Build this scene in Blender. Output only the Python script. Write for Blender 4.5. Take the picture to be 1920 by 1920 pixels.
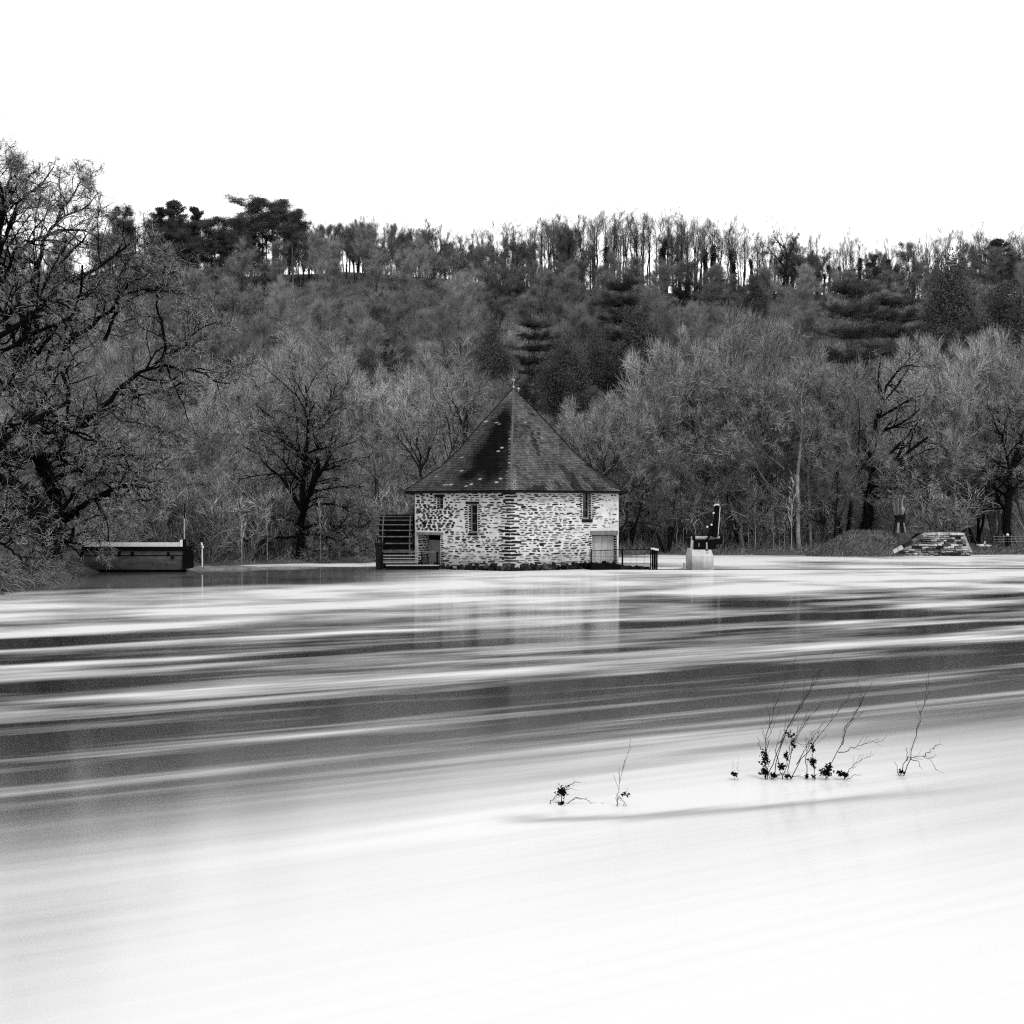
import bpy, math, random
import numpy as np

sc = bpy.context.scene
for o in list(bpy.data.objects):
    bpy.data.objects.remove(o)

# ------------------------------------------------------------ camera
FOC, CAM_H, HOR = 2600.0, 3.67, 960.0        # focal length in photo pixels, eye height above the river
cd = bpy.data.cameras.new('camera')
cd.sensor_width = 36.0
cd.lens = 36.0 * FOC / 1920.0
cd.clip_end = 9000
cam = bpy.data.objects.new('camera', cd)
cam.location = (0, 0, CAM_H)
cam.rotation_euler = (math.pi / 2, 0, 0)
sc.collection.objects.link(cam)
sc.camera = cam

# ------------------------------------------------------------ light: white overcast sky, very soft sun
SUN_EL, SUN_AZ = 52.0, 150.0                 # degrees; azimuth clockwise from +Y
world = bpy.data.worlds.new('World')
sc.world = world
world.use_nodes = True
wn = world.node_tree.nodes
wl = world.node_tree.links
wn.clear()
sky = wn.new('ShaderNodeTexSky')
sky.sky_type = 'NISHITA'
sky.sun_disc = False
sky.sun_elevation = math.radians(SUN_EL)
sky.sun_rotation = math.radians(SUN_AZ)
bw = wn.new('ShaderNodeRGBToBW')
b1 = wn.new('ShaderNodeBackground')
b1.inputs['Strength'].default_value = 0.05
b2 = wn.new('ShaderNodeBackground')
b2.inputs['Color'].default_value = (1, 1, 1, 1)
b2.inputs['Strength'].default_value = 1.45
add = wn.new('ShaderNodeAddShader')
wo = wn.new('ShaderNodeOutputWorld')
wl.new(sky.outputs[0], bw.inputs[0])
wl.new(bw.outputs[0], b1.inputs['Color'])
wl.new(b1.outputs[0], add.inputs[0])
wl.new(b2.outputs[0], add.inputs[1])
wl.new(add.outputs[0], wo.inputs['Surface'])
sd = bpy.data.lights.new('sun', 'SUN')
sd.energy = 2.2
sd.angle = math.radians(11)
sd.color = (1, 1, 1)
sun = bpy.data.objects.new('sun', sd)
a, e = math.radians(SUN_AZ), math.radians(SUN_EL)
from mathutils import Vector
sdir = Vector((math.sin(a) * math.cos(e), math.cos(a) * math.cos(e), math.sin(e)))
sun.rotation_euler = sdir.to_track_quat('Z', 'Y').to_euler()
sc.collection.objects.link(sun)

sc.view_settings.view_transform = 'Standard'
sc.view_settings.look = 'None'
sc.view_settings.exposure = 0.0
sc.view_settings.gamma = 1.0
sc.view_settings.use_curve_mapping = False
sc.cycles.use_denoising = False
sc.cycles.filter_width = 1.2
sc.cycles.max_bounces = 5
sc.cycles.diffuse_bounces = 2
sc.cycles.glossy_bounces = 3
sc.cycles.transmission_bounces = 2
sc.cycles.transparent_max_bounces = 4

R = random.Random(11)
rng = np.random.default_rng(11)


def P(px, py, D):
    """Photo pixel + distance (m) -> point in the place."""
    return ((px - 960.0) / FOC * D, D, CAM_H - (py - HOR) / FOC * D)


# ------------------------------------------------------------ materials
def mat(name, base, var=0.3, scale=4.0, rough=1.0, spec=0.0, tone=False, objcol=False, bump=0.0, stretch=None, detail=5):
    m = bpy.data.materials.new(name)
    m.use_nodes = True
    nt = m.node_tree
    N, L = nt.nodes, nt.links
    bs = N['Principled BSDF']
    bs.inputs['Roughness'].default_value = rough
    bs.inputs['Specular IOR Level'].default_value = spec
    tc = N.new('ShaderNodeTexCoord')
    mp = N.new('ShaderNodeMapping')
    if stretch:
        mp.inputs['Scale'].default_value = stretch
    L.new(tc.outputs['Object'], mp.inputs[0])
    no = N.new('ShaderNodeTexNoise')
    no.inputs['Scale'].default_value = scale
    no.inputs['Detail'].default_value = detail
    no.inputs['Roughness'].default_value = 0.65
    L.new(mp.outputs[0], no.inputs['Vector'])
    mr = N.new('ShaderNodeMapRange')
    mr.inputs['From Min'].default_value = 0.3
    mr.inputs['From Max'].default_value = 0.7
    mr.inputs['To Min'].default_value = base * (1 - var)
    mr.inputs['To Max'].default_value = base * (1 + var)
    L.new(no.outputs['Fac'], mr.inputs['Value'])
    val = mr.outputs[0]
    if tone:
        at = N.new('ShaderNodeAttribute')
        at.attribute_name = 'tone'
        mu = N.new('ShaderNodeMath')
        mu.operation = 'MULTIPLY'
        L.new(val, mu.inputs[0])
        L.new(at.outputs['Fac'], mu.inputs[1])
        val = mu.outputs[0]
    if objcol:
        oi = N.new('ShaderNodeObjectInfo')
        mu = N.new('ShaderNodeMath')
        mu.operation = 'MULTIPLY'
        L.new(val, mu.inputs[0])
        L.new(oi.outputs['Color'], mu.inputs[1])
        val = mu.outputs[0]
    cc = N.new('ShaderNodeCombineColor')
    for i in range(3):
        L.new(val, cc.inputs[i])
    L.new(cc.outputs[0], bs.inputs['Base Color'])
    if bump:
        bp = N.new('ShaderNodeBump')
        bp.inputs['Strength'].default_value = 1.0
        bp.inputs['Distance'].default_value = bump
        L.new(no.outputs['Fac'], bp.inputs['Height'])
        L.new(bp.outputs[0], bs.inputs['Normal'])
    return m


M = {
    'limb': mat('dark_bark', 0.016, 0.5, 3.0, objcol=True, bump=0.02),
    'limb_pale': mat('pale_bark', 0.085, 0.5, 3.0, objcol=True, bump=0.02),
    'twig': mat('twig_bark', 0.150, 0.35, 0.7, objcol=True, tone=True),
    'twig_far': mat('far_twig_bark', 0.125, 0.35, 0.25, objcol=True),
    'needle': mat('needles', 0.046, 0.5, 0.6, objcol=True),
    'ivy': mat('ivy_leaves', 0.022, 0.5, 2.0, objcol=True),
    'ground': mat('leaf_litter', 0.055, 0.6, 0.35, bump=0.05),
    'brush': mat('brushwood', 0.07, 0.4, 0.5, tone=True),
    'grass': mat('winter_grass', 0.045, 0.5, 1.5, tone=True),
    'mortar': mat('lime_mortar', 0.43, 0.22, 1.6, bump=0.015),
    'stone': mat('wall_stone', 0.050, 0.45, 9.0, tone=True, bump=0.01),
    'slate': mat('roof_slate', 0.078, 0.5, 3.5, rough=0.9, spec=0.03, tone=True, stretch=(1, 1, 1)),
    'lead': mat('ridge_lead', 0.05, 0.5, 5.0, rough=0.7, spec=0.2),
    'black': mat('black_steel', 0.004, 0.4, 6.0),
    'dark': mat('dark_inside', 0.006, 0.2, 3.0),
    'wetwood': mat('wet_black_wood', 0.009, 0.5, 5.0),
    'greywood': mat('weathered_wood', 0.12, 0.35, 6.0, stretch=(1, 1, 0.15)),
    'paleedge': mat('pale_wheel_edge', 0.06, 0.6, 4.0),
    'whitewood': mat('pale_painted_planks', 0.30, 0.30, 7.0, stretch=(3, 3, 0.25), objcol=True),
    'frame': mat('pale_window_frame', 0.20, 0.2, 6.0),
    'concrete': mat('pale_concrete', 0.33, 0.22, 1.2, bump=0.01, stretch=(3.0, 3.0, 0.5)),
    'oldconcrete': mat('stained_concrete', 0.048, 0.55, 1.3, bump=0.01, stretch=(1, 1, 2.4), detail=8),
    'white': mat('white_paint', 0.45, 0.12, 5.0, rough=0.6),
    'steelgrey': mat('grey_steel', 0.20, 0.25, 4.0, rough=0.5, spec=0.4),
    'glass': mat('dark_glass', 0.004, 0.2, 3.0, rough=0.08, spec=0.4),
    'rubble': mat('wet_rubble', 0.014, 0.6, 4.0, tone=True, bump=0.03),
    'ashlar': mat('rough_ashlar', 0.125, 0.7, 2.6, tone=True, bump=0.03, detail=8),
    'carved': mat('carved_wood', 0.15, 0.4, 4.0, stretch=(4, 4, 0.4)),
    'feather': mat('white_feathers', 0.42, 0.1, 6.0),
}

def damp(m, z0, z1, lo):
    """Algae and damp rising from the waterline: darker, uneven band."""
    nt = m.node_tree
    N, L = nt.nodes, nt.links
    bs = N['Principled BSDF']
    src = bs.inputs['Base Color'].links[0].from_socket
    ge = N.new('ShaderNodeNewGeometry'); sx = N.new('ShaderNodeSeparateXYZ')
    L.new(ge.outputs['Position'], sx.inputs[0])
    no = N.new('ShaderNodeTexNoise'); no.inputs['Scale'].default_value = 0.9; no.inputs['Detail'].default_value = 6
    L.new(ge.outputs['Position'], no.inputs['Vector'])
    mu = N.new('ShaderNodeMath'); mu.operation = 'MULTIPLY_ADD'; mu.inputs[1].default_value = -2.6
    L.new(no.outputs['Fac'], mu.inputs[0]); L.new(sx.outputs[2], mu.inputs[2])
    mr = N.new('ShaderNodeMapRange'); mr.inputs['From Min'].default_value = z0 - 1.3; mr.inputs['From Max'].default_value = z1 - 1.3
    mr.inputs['To Min'].default_value = lo; mr.inputs['To Max'].default_value = 1.0
    L.new(mu.outputs[0], mr.inputs['Value'])
    vm = N.new('ShaderNodeVectorMath'); vm.operation = 'SCALE'
    L.new(src, vm.inputs[0]); L.new(mr.outputs[0], vm.inputs['Scale'])
    L.new(vm.outputs[0], bs.inputs['Base Color'])


damp(M['mortar'], 0.0, 1.5, 0.45)
damp(M['oldconcrete'], 0.0, 0.9, 0.45)
damp(M['concrete'], 0.0, 0.8, 0.5)

# ------------------------------------------------------------ water
def water_material():
    m = bpy.data.materials.new('flood_water')
    m.use_nodes = True
    nt = m.node_tree
    N, L = nt.nodes, nt.links
    N.clear()

    def math_(op, *ins, clamp=False):
        n = N.new('ShaderNodeMath')
        n.operation = op
        n.use_clamp = clamp
        for i, v in enumerate(ins):
            if isinstance(v, (int, float)):
                n.inputs[i].default_value = v
            else:
                L.new(v, n.inputs[i])
        return n.outputs[0]

    def maprange(v, a, b, c, d):
        n = N.new('ShaderNodeMapRange')
        n.interpolation_type = 'SMOOTHSTEP'
        L.new(v, n.inputs['Value'])
        for k, x in zip(('From Min', 'From Max', 'To Min', 'To Max'), (a, b, c, d)):
            n.inputs[k].default_value = x
        return n.outputs[0]

    ge = N.new('ShaderNodeNewGeometry')
    sx = N.new('ShaderNodeSeparateXYZ')
    L.new(ge.outputs['Position'], sx.inputs[0])
    X, Y = sx.outputs[0], sx.outputs[1]

    # current coordinates: d = distance across the current, s = along it
    d0 = math_('SUBTRACT', Y, math_('MULTIPLY', X, 0.60))
    s0 = math_('ADD', X, math_('MULTIPLY', Y, 0.60))

    def noise(ax, ay, scale, det=3, off=0.0, rough=0.55):
        cv = N.new('ShaderNodeCombineXYZ')
        L.new(math_('MULTIPLY', s0, ax), cv.inputs[0])
        L.new(math_('ADD', math_('MULTIPLY', lg, ay), off), cv.inputs[1])
        n = N.new('ShaderNodeTexNoise')
        n.noise_dimensions = '2D'
        n.inputs['Scale'].default_value = scale
        n.inputs['Detail'].default_value = det
        n.inputs['Roughness'].default_value = rough
        L.new(cv.outputs[0], n.inputs['Vector'])
        return n.outputs['Fac']

    # streaks widen towards the near bank: work in the reciprocal of distance
    lg = math_('DIVIDE', 954.2, math_('MAXIMUM', d0, 6.0))      # 10 = 95 m ... 60 = 16 m
    warp = math_('MULTIPLY', math_('SUBTRACT', noise(0.055, 0.16, 1.0, 2, 7.7), 0.5), math_('MULTIPLY', lg, 0.16))
    w2 = math_('MULTIPLY', math_('SUBTRACT', noise(0.10, 0.5, 1.0, 3, 3.1), 0.5), math_('MULTIPLY', lg, 0.06))
    t = math_('ADD', lg, math_('ADD', warp, w2))
    ramp = N.new('ShaderNodeValToRGB')
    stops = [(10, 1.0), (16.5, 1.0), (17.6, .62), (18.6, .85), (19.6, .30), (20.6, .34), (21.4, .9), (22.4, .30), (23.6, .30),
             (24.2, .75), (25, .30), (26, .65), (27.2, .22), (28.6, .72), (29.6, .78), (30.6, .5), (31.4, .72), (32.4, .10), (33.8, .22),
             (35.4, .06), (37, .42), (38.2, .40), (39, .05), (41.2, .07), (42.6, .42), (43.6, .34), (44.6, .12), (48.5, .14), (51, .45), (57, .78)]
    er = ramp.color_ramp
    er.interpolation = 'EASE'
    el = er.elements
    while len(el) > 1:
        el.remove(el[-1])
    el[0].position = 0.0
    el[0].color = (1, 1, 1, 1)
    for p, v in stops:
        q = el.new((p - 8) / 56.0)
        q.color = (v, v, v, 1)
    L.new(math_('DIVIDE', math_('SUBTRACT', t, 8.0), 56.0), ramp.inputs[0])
    base = N.new('ShaderNodeRGBToBW')
    L.new(ramp.outputs[0], base.inputs[0])
    base = base.outputs[0]
    # finer streaks
    f1 = math_('SUBTRACT', noise(0.085, 0.55, 1.0, 4, 1.3, 0.5), 0.5)
    f2 = math_('SUBTRACT', noise(0.12, 2.6, 1.0, 3, 9.2, 0.5), 0.5)
    f3 = math_('SUBTRACT', noise(0.35, 9.0, 1.0, 2, 4.2, 0.5), 0.5)
    fine = math_('ADD', math_('MULTIPLY', f1, 2.1), math_('ADD', math_('MULTIPLY', f2, 0.5), math_('MULTIPLY', f3, 0.06)))
    amp = maprange(lg, 40.0, 52.0, 1.0, 0.15)
    lobe = math_('POWER', 2.718, math_('MULTIPLY', -1.0, math_('POWER', math_('ABSOLUTE', math_('DIVIDE', math_('SUBTRACT', X, 2.0), 5.0)), 2.0)))
    lobe = math_('MULTIPLY', lobe, math_('MULTIPLY', maprange(lg, 41.5, 44.5, 0.0, 1.0), maprange(lg, 54.0, 66.0, 1.0, 0.35)))
    base = math_('ADD', base, math_('MULTIPLY', lobe, 0.55))
    foam_glare = math_('POWER', math_('ADD', math_('SUBTRACT', base, .13), math_('MULTIPLY', fine, amp), clamp=True), 1.6)  # pale mask: blurred foam and sky glare off waves, painted as one white
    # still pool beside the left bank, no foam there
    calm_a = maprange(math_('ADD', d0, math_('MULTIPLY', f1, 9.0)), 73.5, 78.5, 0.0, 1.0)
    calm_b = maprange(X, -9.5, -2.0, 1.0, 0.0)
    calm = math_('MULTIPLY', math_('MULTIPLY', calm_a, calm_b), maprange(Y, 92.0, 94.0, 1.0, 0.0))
    foam_glare = math_('MULTIPLY', foam_glare, math_('SUBTRACT', 1.0, math_('MULTIPLY', calm, 0.93)))
    foam_glare = math_('MULTIPLY', foam_glare, 0.97)
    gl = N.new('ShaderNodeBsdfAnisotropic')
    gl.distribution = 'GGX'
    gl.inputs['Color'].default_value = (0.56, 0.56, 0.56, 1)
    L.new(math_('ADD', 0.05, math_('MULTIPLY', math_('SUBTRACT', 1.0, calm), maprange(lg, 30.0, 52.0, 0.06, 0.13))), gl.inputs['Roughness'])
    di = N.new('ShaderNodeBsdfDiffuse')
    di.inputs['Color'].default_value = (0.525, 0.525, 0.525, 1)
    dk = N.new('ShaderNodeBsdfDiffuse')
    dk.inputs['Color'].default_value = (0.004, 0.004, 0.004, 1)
    # the foam and glare layer still mirrors a little
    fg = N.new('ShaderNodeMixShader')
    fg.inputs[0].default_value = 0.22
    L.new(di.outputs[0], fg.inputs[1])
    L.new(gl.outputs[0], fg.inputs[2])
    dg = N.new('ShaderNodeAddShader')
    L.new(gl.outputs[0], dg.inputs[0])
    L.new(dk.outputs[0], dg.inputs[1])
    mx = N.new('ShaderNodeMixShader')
    L.new(foam_glare, mx.inputs[0])
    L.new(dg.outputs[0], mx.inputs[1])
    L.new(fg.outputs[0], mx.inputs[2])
    # wake line trailing off the drowned branch; its darker reflection is painted in dark
    wl_ = math_('ADD', 16.62, math_('MULTIPLY', math_('MAXIMUM', math_('SUBTRACT', X, 1.4), 0.0), 0.36))
    dy = math_('DIVIDE', math_('ADD', math_('SUBTRACT', Y, wl_), math_('MULTIPLY', f1, 0.6)), 0.20)
    wk = math_('POWER', 2.718, math_('MULTIPLY', -1.0, math_('MULTIPLY', dy, dy)))
    wk = math_('MULTIPLY', wk, math_('MULTIPLY', maprange(X, -0.5, 0.5, 0.0, 1.0), maprange(X, 3.0, 7.0, 1.0, 0.0)))
    wk = math_('MULTIPLY', wk, 0.45)
    mw = N.new('ShaderNodeMixShader')
    L.new(wk, mw.inputs[0])
    L.new(mx.outputs[0], mw.inputs[1])
    L.new(dk.outputs[0], mw.inputs[2])
    mx = mw
    out = N.new('ShaderNodeOutputMaterial')
    L.new(mx.outputs[0], out.inputs['Surface'])
    return m


# ------------------------------------------------------------ object helpers
ORG = {}


def tag(o, label=None, cat=None, group=None, kind=None):
    if label: o['label'] = label
    if cat: o['category'] = cat
    if group: o['group'] = group
    if kind: o['kind'] = kind
    return o


def empty(name, loc, label, cat, group=None):
    o = bpy.data.objects.new(name, None)
    o.location = loc
    o.empty_display_size = 0.3
    sc.collection.objects.link(o)
    ORG[o] = Vector(loc)
    return tag(o, label, cat, group)


def link_mesh(name, me, material, parent=None, org=None):
    o = bpy.data.objects.new(name, me)
    if material and not me.materials:
        me.materials.append(material)
    sc.collection.objects.link(o)
    if parent is not None:
        o.parent = parent
        ORG[o] = ORG[parent]
    elif org is not None:
        o.location = org
        ORG[o] = Vector(org)
    return o


def np_mesh(name, V, quads=None, tris=None, tone=None, smooth=False):
    V = np.asarray(V, dtype=np.float32)
    me = bpy.data.meshes.new(name)
    nq = 0 if quads is None else len(quads)
    nt = 0 if tris is None else len(tris)
    me.vertices.add(len(V))
    me.vertices.foreach_set('co', V.ravel())
    loops = []
    if nq: loops.append(np.asarray(quads, dtype=np.int32).ravel())
    if nt: loops.append(np.asarray(tris, dtype=np.int32).ravel())
    lp = np.concatenate(loops)
    me.loops.add(len(lp))
    me.loops.foreach_set('vertex_index', lp)
    me.polygons.add(nq + nt)
    st = np.concatenate([np.arange(nq) * 4, nq * 4 + np.arange(nt) * 3]).astype(np.int32)
    me.polygons.foreach_set('loop_start', st)
    if smooth:
        me.polygons.foreach_set('use_smooth', np.ones(nq + nt, dtype=bool))
    if tone is not None:
        at = me.attributes.new('tone', 'FLOAT', 'POINT')
        at.data.foreach_set('value', np.asarray(tone, dtype=np.float32))
    me.update(calc_edges=True)
    return me


class MB:
    """Collects small solid shapes in place coordinates and links them as one mesh."""
    def __init__(s):
        s.v, s.f, s.t = [], [], []

    def add(s, vs, fs, tone=1.0):
        b = len(s.v)
        s.v += [tuple(v) for v in vs]
        s.f += [tuple(i + b for i in f) for f in fs]
        s.t += [tone] * len(vs)
        return s

    def hexa(s, p, tone=1.0):            # 8 points: bottom ring 0-3, top ring 4-7
        return s.add(p, [(3, 2, 1, 0), (4, 5, 6, 7), (0, 1, 5, 4), (1, 2, 6, 5), (2, 3, 7, 6), (3, 0, 4, 7)], tone)

    def box(s, x0, x1, y0, y1, z0, z1, tone=1.0):
        return s.hexa([(x0, y0, z0), (x1, y0, z0), (x1, y1, z0), (x0, y1, z0),
                       (x0, y0, z1), (x1, y0, z1), (x1, y1, z1), (x0, y1, z1)], tone)

    def bar(s, a, b, w, h=None, up=(0, 0, 1), tone=1.0):
        h = h or w
        a, b = Vector(a), Vector(b)
        d = (b - a).normalized()
        u = Vector(up)
        if abs(d.dot(u)) > 0.98: u = Vector((0, 1, 0))
        sd_ = d.cross(u).normalized() * w / 2
        uu = sd_.cross(d).normalized() * h / 2
        return s.hexa([a - sd_ - uu, a + sd_ - uu, a + sd_ + uu, a - sd_ + uu,
                       b - sd_ - uu, b + sd_ - uu, b + sd_ + uu, b - sd_ + uu], tone)

    def cyl(s, a, b, r, r2=None, n=8, tone=1.0):
        r2 = r if r2 is None else r2
        a, b = Vector(a), Vector(b)
        d = (b - a).normalized()
        u = Vector((0, 0, 1)) if abs(d.z) < 0.9 else Vector((1, 0, 0))
        p = d.cross(u).normalized()
        q = d.cross(p)
        vs = []
        for c, rr in ((a, r), (b, r2)):
            for i in range(n):
                t = 2 * math.pi * i / n
                vs.append(c + p * math.cos(t) * rr + q * math.sin(t) * rr)
        fs = [(i, (i + 1) % n, n + (i + 1) % n, n + i) for i in range(n)]
        fs += [tuple(range(n))[::-1], tuple(range(n, 2 * n))]
        return s.add(vs, fs, tone)

    def ball(s, c, r, sx=1, sy=1, sz=1, n=8, m=6, tone=1.0, jit=0.0):
        vs = [(c[0], c[1], c[2] + r * sz)]
        for j in range(1, m):
            ph = math.pi * j / m
            for i in range(n):
                th = 2 * math.pi * i / n
                k = r * (1 + R.uniform(-jit, jit))
                vs.append((c[0] + k * sx * math.sin(ph) * math.cos(th), c[1] + k * sy * math.sin(ph) * math.sin(th), c[2] + k * sz * math.cos(ph)))
        vs.append((c[0], c[1], c[2] - r * sz))
        fs = [(0, 1 + i, 1 + (i + 1) % n) for i in range(n)]
        for j in range(m - 2):
            for i in range(n):
                a_ = 1 + j * n + i
                b_ = 1 + j * n + (i + 1) % n
                fs.append((a_, a_ + n, b_ + n, b_))
        k = 1 + (m - 2) * n
        fs += [(len(vs) - 1, k + (i + 1) % n, k + i) for i in range(n)]
        return s.add(vs, fs, tone)

    def mesh(s, name, org=Vector((0, 0, 0))):
        me = bpy.data.meshes.new(name)
        me.from_pydata([(v[0] - org[0], v[1] - org[1], v[2] - org[2]) for v in s.v], [], s.f)
        at = me.attributes.new('tone', 'FLOAT', 'POINT')
        at.data.foreach_set('value', s.t)
        me.update()
        return me

    def build(s, name, material, parent=None, org=None, smooth=False):
        og = ORG[parent] if parent is not None else Vector(org or (0, 0, 0))
        me = s.mesh(name, og)
        if smooth:
            for p in me.polygons: p.use_smooth = True
        return link_mesh(name, me, material, parent, org)


def copy_tree(o, loc, rotz=0.0, scale=(1, 1, 1), color=None, label=None):
    c = o.copy()
    sc.collection.objects.link(c)
    c.location = loc
    c.rotation_euler = (0, 0, rotz)
    c.scale = scale
    if label: c['label'] = label
    if color is not None: c.color = (color, color, color, 1)
    for ch in o.children:
        d = ch.copy()
        sc.collection.objects.link(d)
        d.parent = c
        if color is not None: d.color = (color, color, color, 1)
        for g in ch.children:
            h = g.copy()
            sc.collection.objects.link(h)
            h.parent = d
            if color is not None: h.color = (color, color, color, 1)
    return c


# ------------------------------------------------------------ the ground
SH_PX = [-900, -300, 0, 100, 160, 350, 480, 700, 780, 1160, 1240, 1600, 1660, 1830, 1920, 2300]
SH_D = [50, 56, 61, 71, 84, 89, 97, 100, 104, 116, 119, 117, 115, 118, 120, 125]
RG_PX = [-400, 0, 200, 480, 650, 800, 950, 1150, 1300, 1500, 1700, 1920, 2400]
RG_Y = [490, 505, 512, 512, 505, 515, 532, 542, 548, 550, 556, 562, 580]


def ground_z(x, y):
    x = np.asarray(x, dtype=float)
    y = np.asarray(y, dtype=float)
    ys = np.maximum(y, 25.0)
    px = 960 + FOC * x / ys
    ds = np.interp(px, SH_PX, SH_D)
    wob = 0.5 * np.sin(x * 0.9) + 0.35 * np.sin(x * 2.3 + 1)
    d = y - ds + wob
    top = np.interp(px, [0, 200, 350, 500, 700, 1200, 1560, 1640, 1800, 1830, 1920], [.75, .6, 0.35, 0.32, 0.5, 0.7, 0.9, 0.7, 0.5, 0.42, 0.42])
    zb = np.interp(d, [-30, -2.5, 0, 1.2, 5, 400], [-2.5, -0.9, -0.02, 0.45, 1, 1])
    zb = np.where(zb > 0, zb * top, zb)
    zr = CAM_H + (960 - np.interp(px, RG_PX, RG_Y)) / FOC * 280
    k = np.clip((y - 138) / 142, 0, 1)
    hill = (k ** 1.15) * (zr - 1)
    hill = hill - np.maximum(y - 282, 0) * 0.12
    hill = np.where(y > 600, hill - 6, hill)
    rough = np.sin(x * 0.11 + 1.3) * np.sin(y * 0.09) * 1.5 + np.sin(x * 0.37) * np.cos(y * 0.31) * 0.5
    z = zb + np.where(d > 0, hill + rough * np.clip(k * 4, 0, 1) * np.clip((290 - y) / 30, 0.25, 1), 0)
    z = np.maximum(z, np.where(y > 600, 5.0, -5))
    near = np.clip((0.5 - y) * 0.9 - 0.8, -2.5, 2.0)
    return np.where(y < 5, np.maximum(near, -2.5), z)


def gz(x, y):
    return float(ground_z(np.array([x]), np.array([y]))[0])


def axis(parts):
    out = []
    for a_, b_, s_ in parts:
        out.append(np.arange(a_, b_, s_))
    return np.concatenate(out + [np.array([parts[-1][1]])])


gx = axis([(-3000, -400, 200), (-400, -120, 20), (-120, -60, 5), (-60, 62, 1.2), (62, 120, 5), (120, 400, 20), (400, 3000, 200)])
gy = axis([(-600, -20, 60), (-20, 10, 3), (10, 50, 8), (50, 130, 0.9), (130, 310, 3.0), (310, 600, 25), (600, 4000, 200)])
GX, GY = np.meshgrid(gx, gy)
GZ = ground_z(GX, GY)
V = np.stack([GX.ravel(), GY.ravel(), GZ.ravel()], 1)
nx, ny = len(gx), len(gy)
ii = (np.arange(ny - 1)[:, None] * nx + np.arange(nx - 1)[None, :]).ravel()
Q = np.stack([ii, ii + 1, ii + 1 + nx, ii + nx], 1)
g = link_mesh('ground', np_mesh('ground', V, Q, smooth=True), M['ground'])
tag(g, kind='structure')

wm = MB()
wm.add([(-900, -60, 0), (900, -60, 0), (900, 420, 0), (-900, 420, 0)], [(0, 1, 2, 3)])
w = wm.build('river_water', water_material())
tag(w, kind='structure')

# ------------------------------------------------------------ tree grower
def norm(v):
    return v / np.maximum(np.linalg.norm(v, axis=-1, keepdims=True), 1e-9)


def branch_tone(n):
    t = np.minimum(np.exp(rng.normal(size=n) * .50), 1.9)
    return np.where(rng.uniform(0, 1, n) < .34, t * .18, t * 1.2)


def tubes(pts, rad, S):
    N_, K = rad.shape
    tg = np.empty_like(pts)
    tg[:, 1:-1] = pts[:, 2:] - pts[:, :-2]
    tg[:, 0] = pts[:, 1] - pts[:, 0]
    tg[:, -1] = pts[:, -1] - pts[:, -2]
    tg = norm(tg)
    ref = norm(rng.normal(size=(N_, 1, 3)) + 1e-3)
    n_ = norm(np.cross(tg, np.broadcast_to(ref, tg.shape)))
    b_ = np.cross(tg, n_)
    th = np.arange(S) * 2 * np.pi / S
    V = pts[:, :, None, :] + rad[:, :, None, None] * (np.cos(th)[None, None, :, None] * n_[:, :, None, :] + np.sin(th)[None, None, :, None] * b_[:, :, None, :])
    V = V.reshape(-1, 3)
    base = (np.arange(N_)[:, None, None] * K + np.arange(K - 1)[None, :, None]) * S
    s_ = np.arange(S)[None, None, :]
    s2 = (s_ + 1) % S
    Q = np.stack([base + s_, base + s2, base + S + s2, base + S + s_], -1).reshape(-1, 4)
    return V, Q, np.repeat(branch_tone(N_), K * S)


def spawn(pts, rad, m, t0, t1, ang, lr, rr, K, wob, trop, lmin=0.0, taper=0.35, out=0.0, absL=None, flat=0.0):
    N_, Kp, _ = pts.shape
    L_ = np.linalg.norm(np.diff(pts, axis=1), axis=2).sum(1)
    i = np.repeat(np.arange(N_), m)
    t = t0 + (t1 - t0) * ((np.tile(np.arange(m), N_) + rng.uniform(0, 1, N_ * m)) / m)
    f = t * (Kp - 1)
    k = np.minimum(f.astype(int), Kp - 2)
    fr = (f - k)[:, None]
    p0 = pts[i, k] * (1 - fr) + pts[i, k + 1] * fr
    tg = norm(pts[i, k + 1] - pts[i, k])
    r0 = (rad[i, k] * (1 - fr[:, 0]) + rad[i, k + 1] * fr[:, 0])
    n = len(i)
    side = norm(np.cross(tg, rng.normal(size=(n, 3))))
    if flat:
        side = norm(side * np.array([1, 1, 1 - flat]))
    an = np.radians(ang) * rng.uniform(0.6, 1.35, n)[:, None]
    d = norm(tg * np.cos(an) + side * np.sin(an))
    Ln = (absL if absL is not None else L_[i] * lr * (1.15 - 0.55 * t)) * rng.uniform(0.55, 1.25, n)
    Ln = np.maximum(Ln, lmin)
    rs = r0 * rr * rng.uniform(0.7, 1.1, n)
    P_ = np.empty((n, K, 3))
    P_[:, 0] = p0
    for j in range(1, K):
        d = norm(d + rng.normal(size=(n, 3)) * wob + np.array([0, 0, trop]))
        P_[:, j] = P_[:, j - 1] + d * (Ln / (K - 1))[:, None]
    rd = rs[:, None] * np.linspace(1, taper, K)[None, :]
    return P_, rd


def poly(pts, r0, r1, K=12, jit=0.0):
    """Smooth authored limb resampled to K points."""
    p = np.array(pts, dtype=float)
    s = np.concatenate([[0], np.cumsum(np.linalg.norm(np.diff(p, axis=0), axis=1))])
    u = np.linspace(0, s[-1], K)
    q = np.stack([np.interp(u, s, p[:, c]) for c in range(3)], 1)
    q[1:-1] = (q[:-2] + 2 * q[1:-1] + q[2:]) / 4
    if jit:
        q[1:] += rng.normal(size=(K - 1, 3)) * jit
    return q, np.linspace(r0, r1, K)


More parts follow.
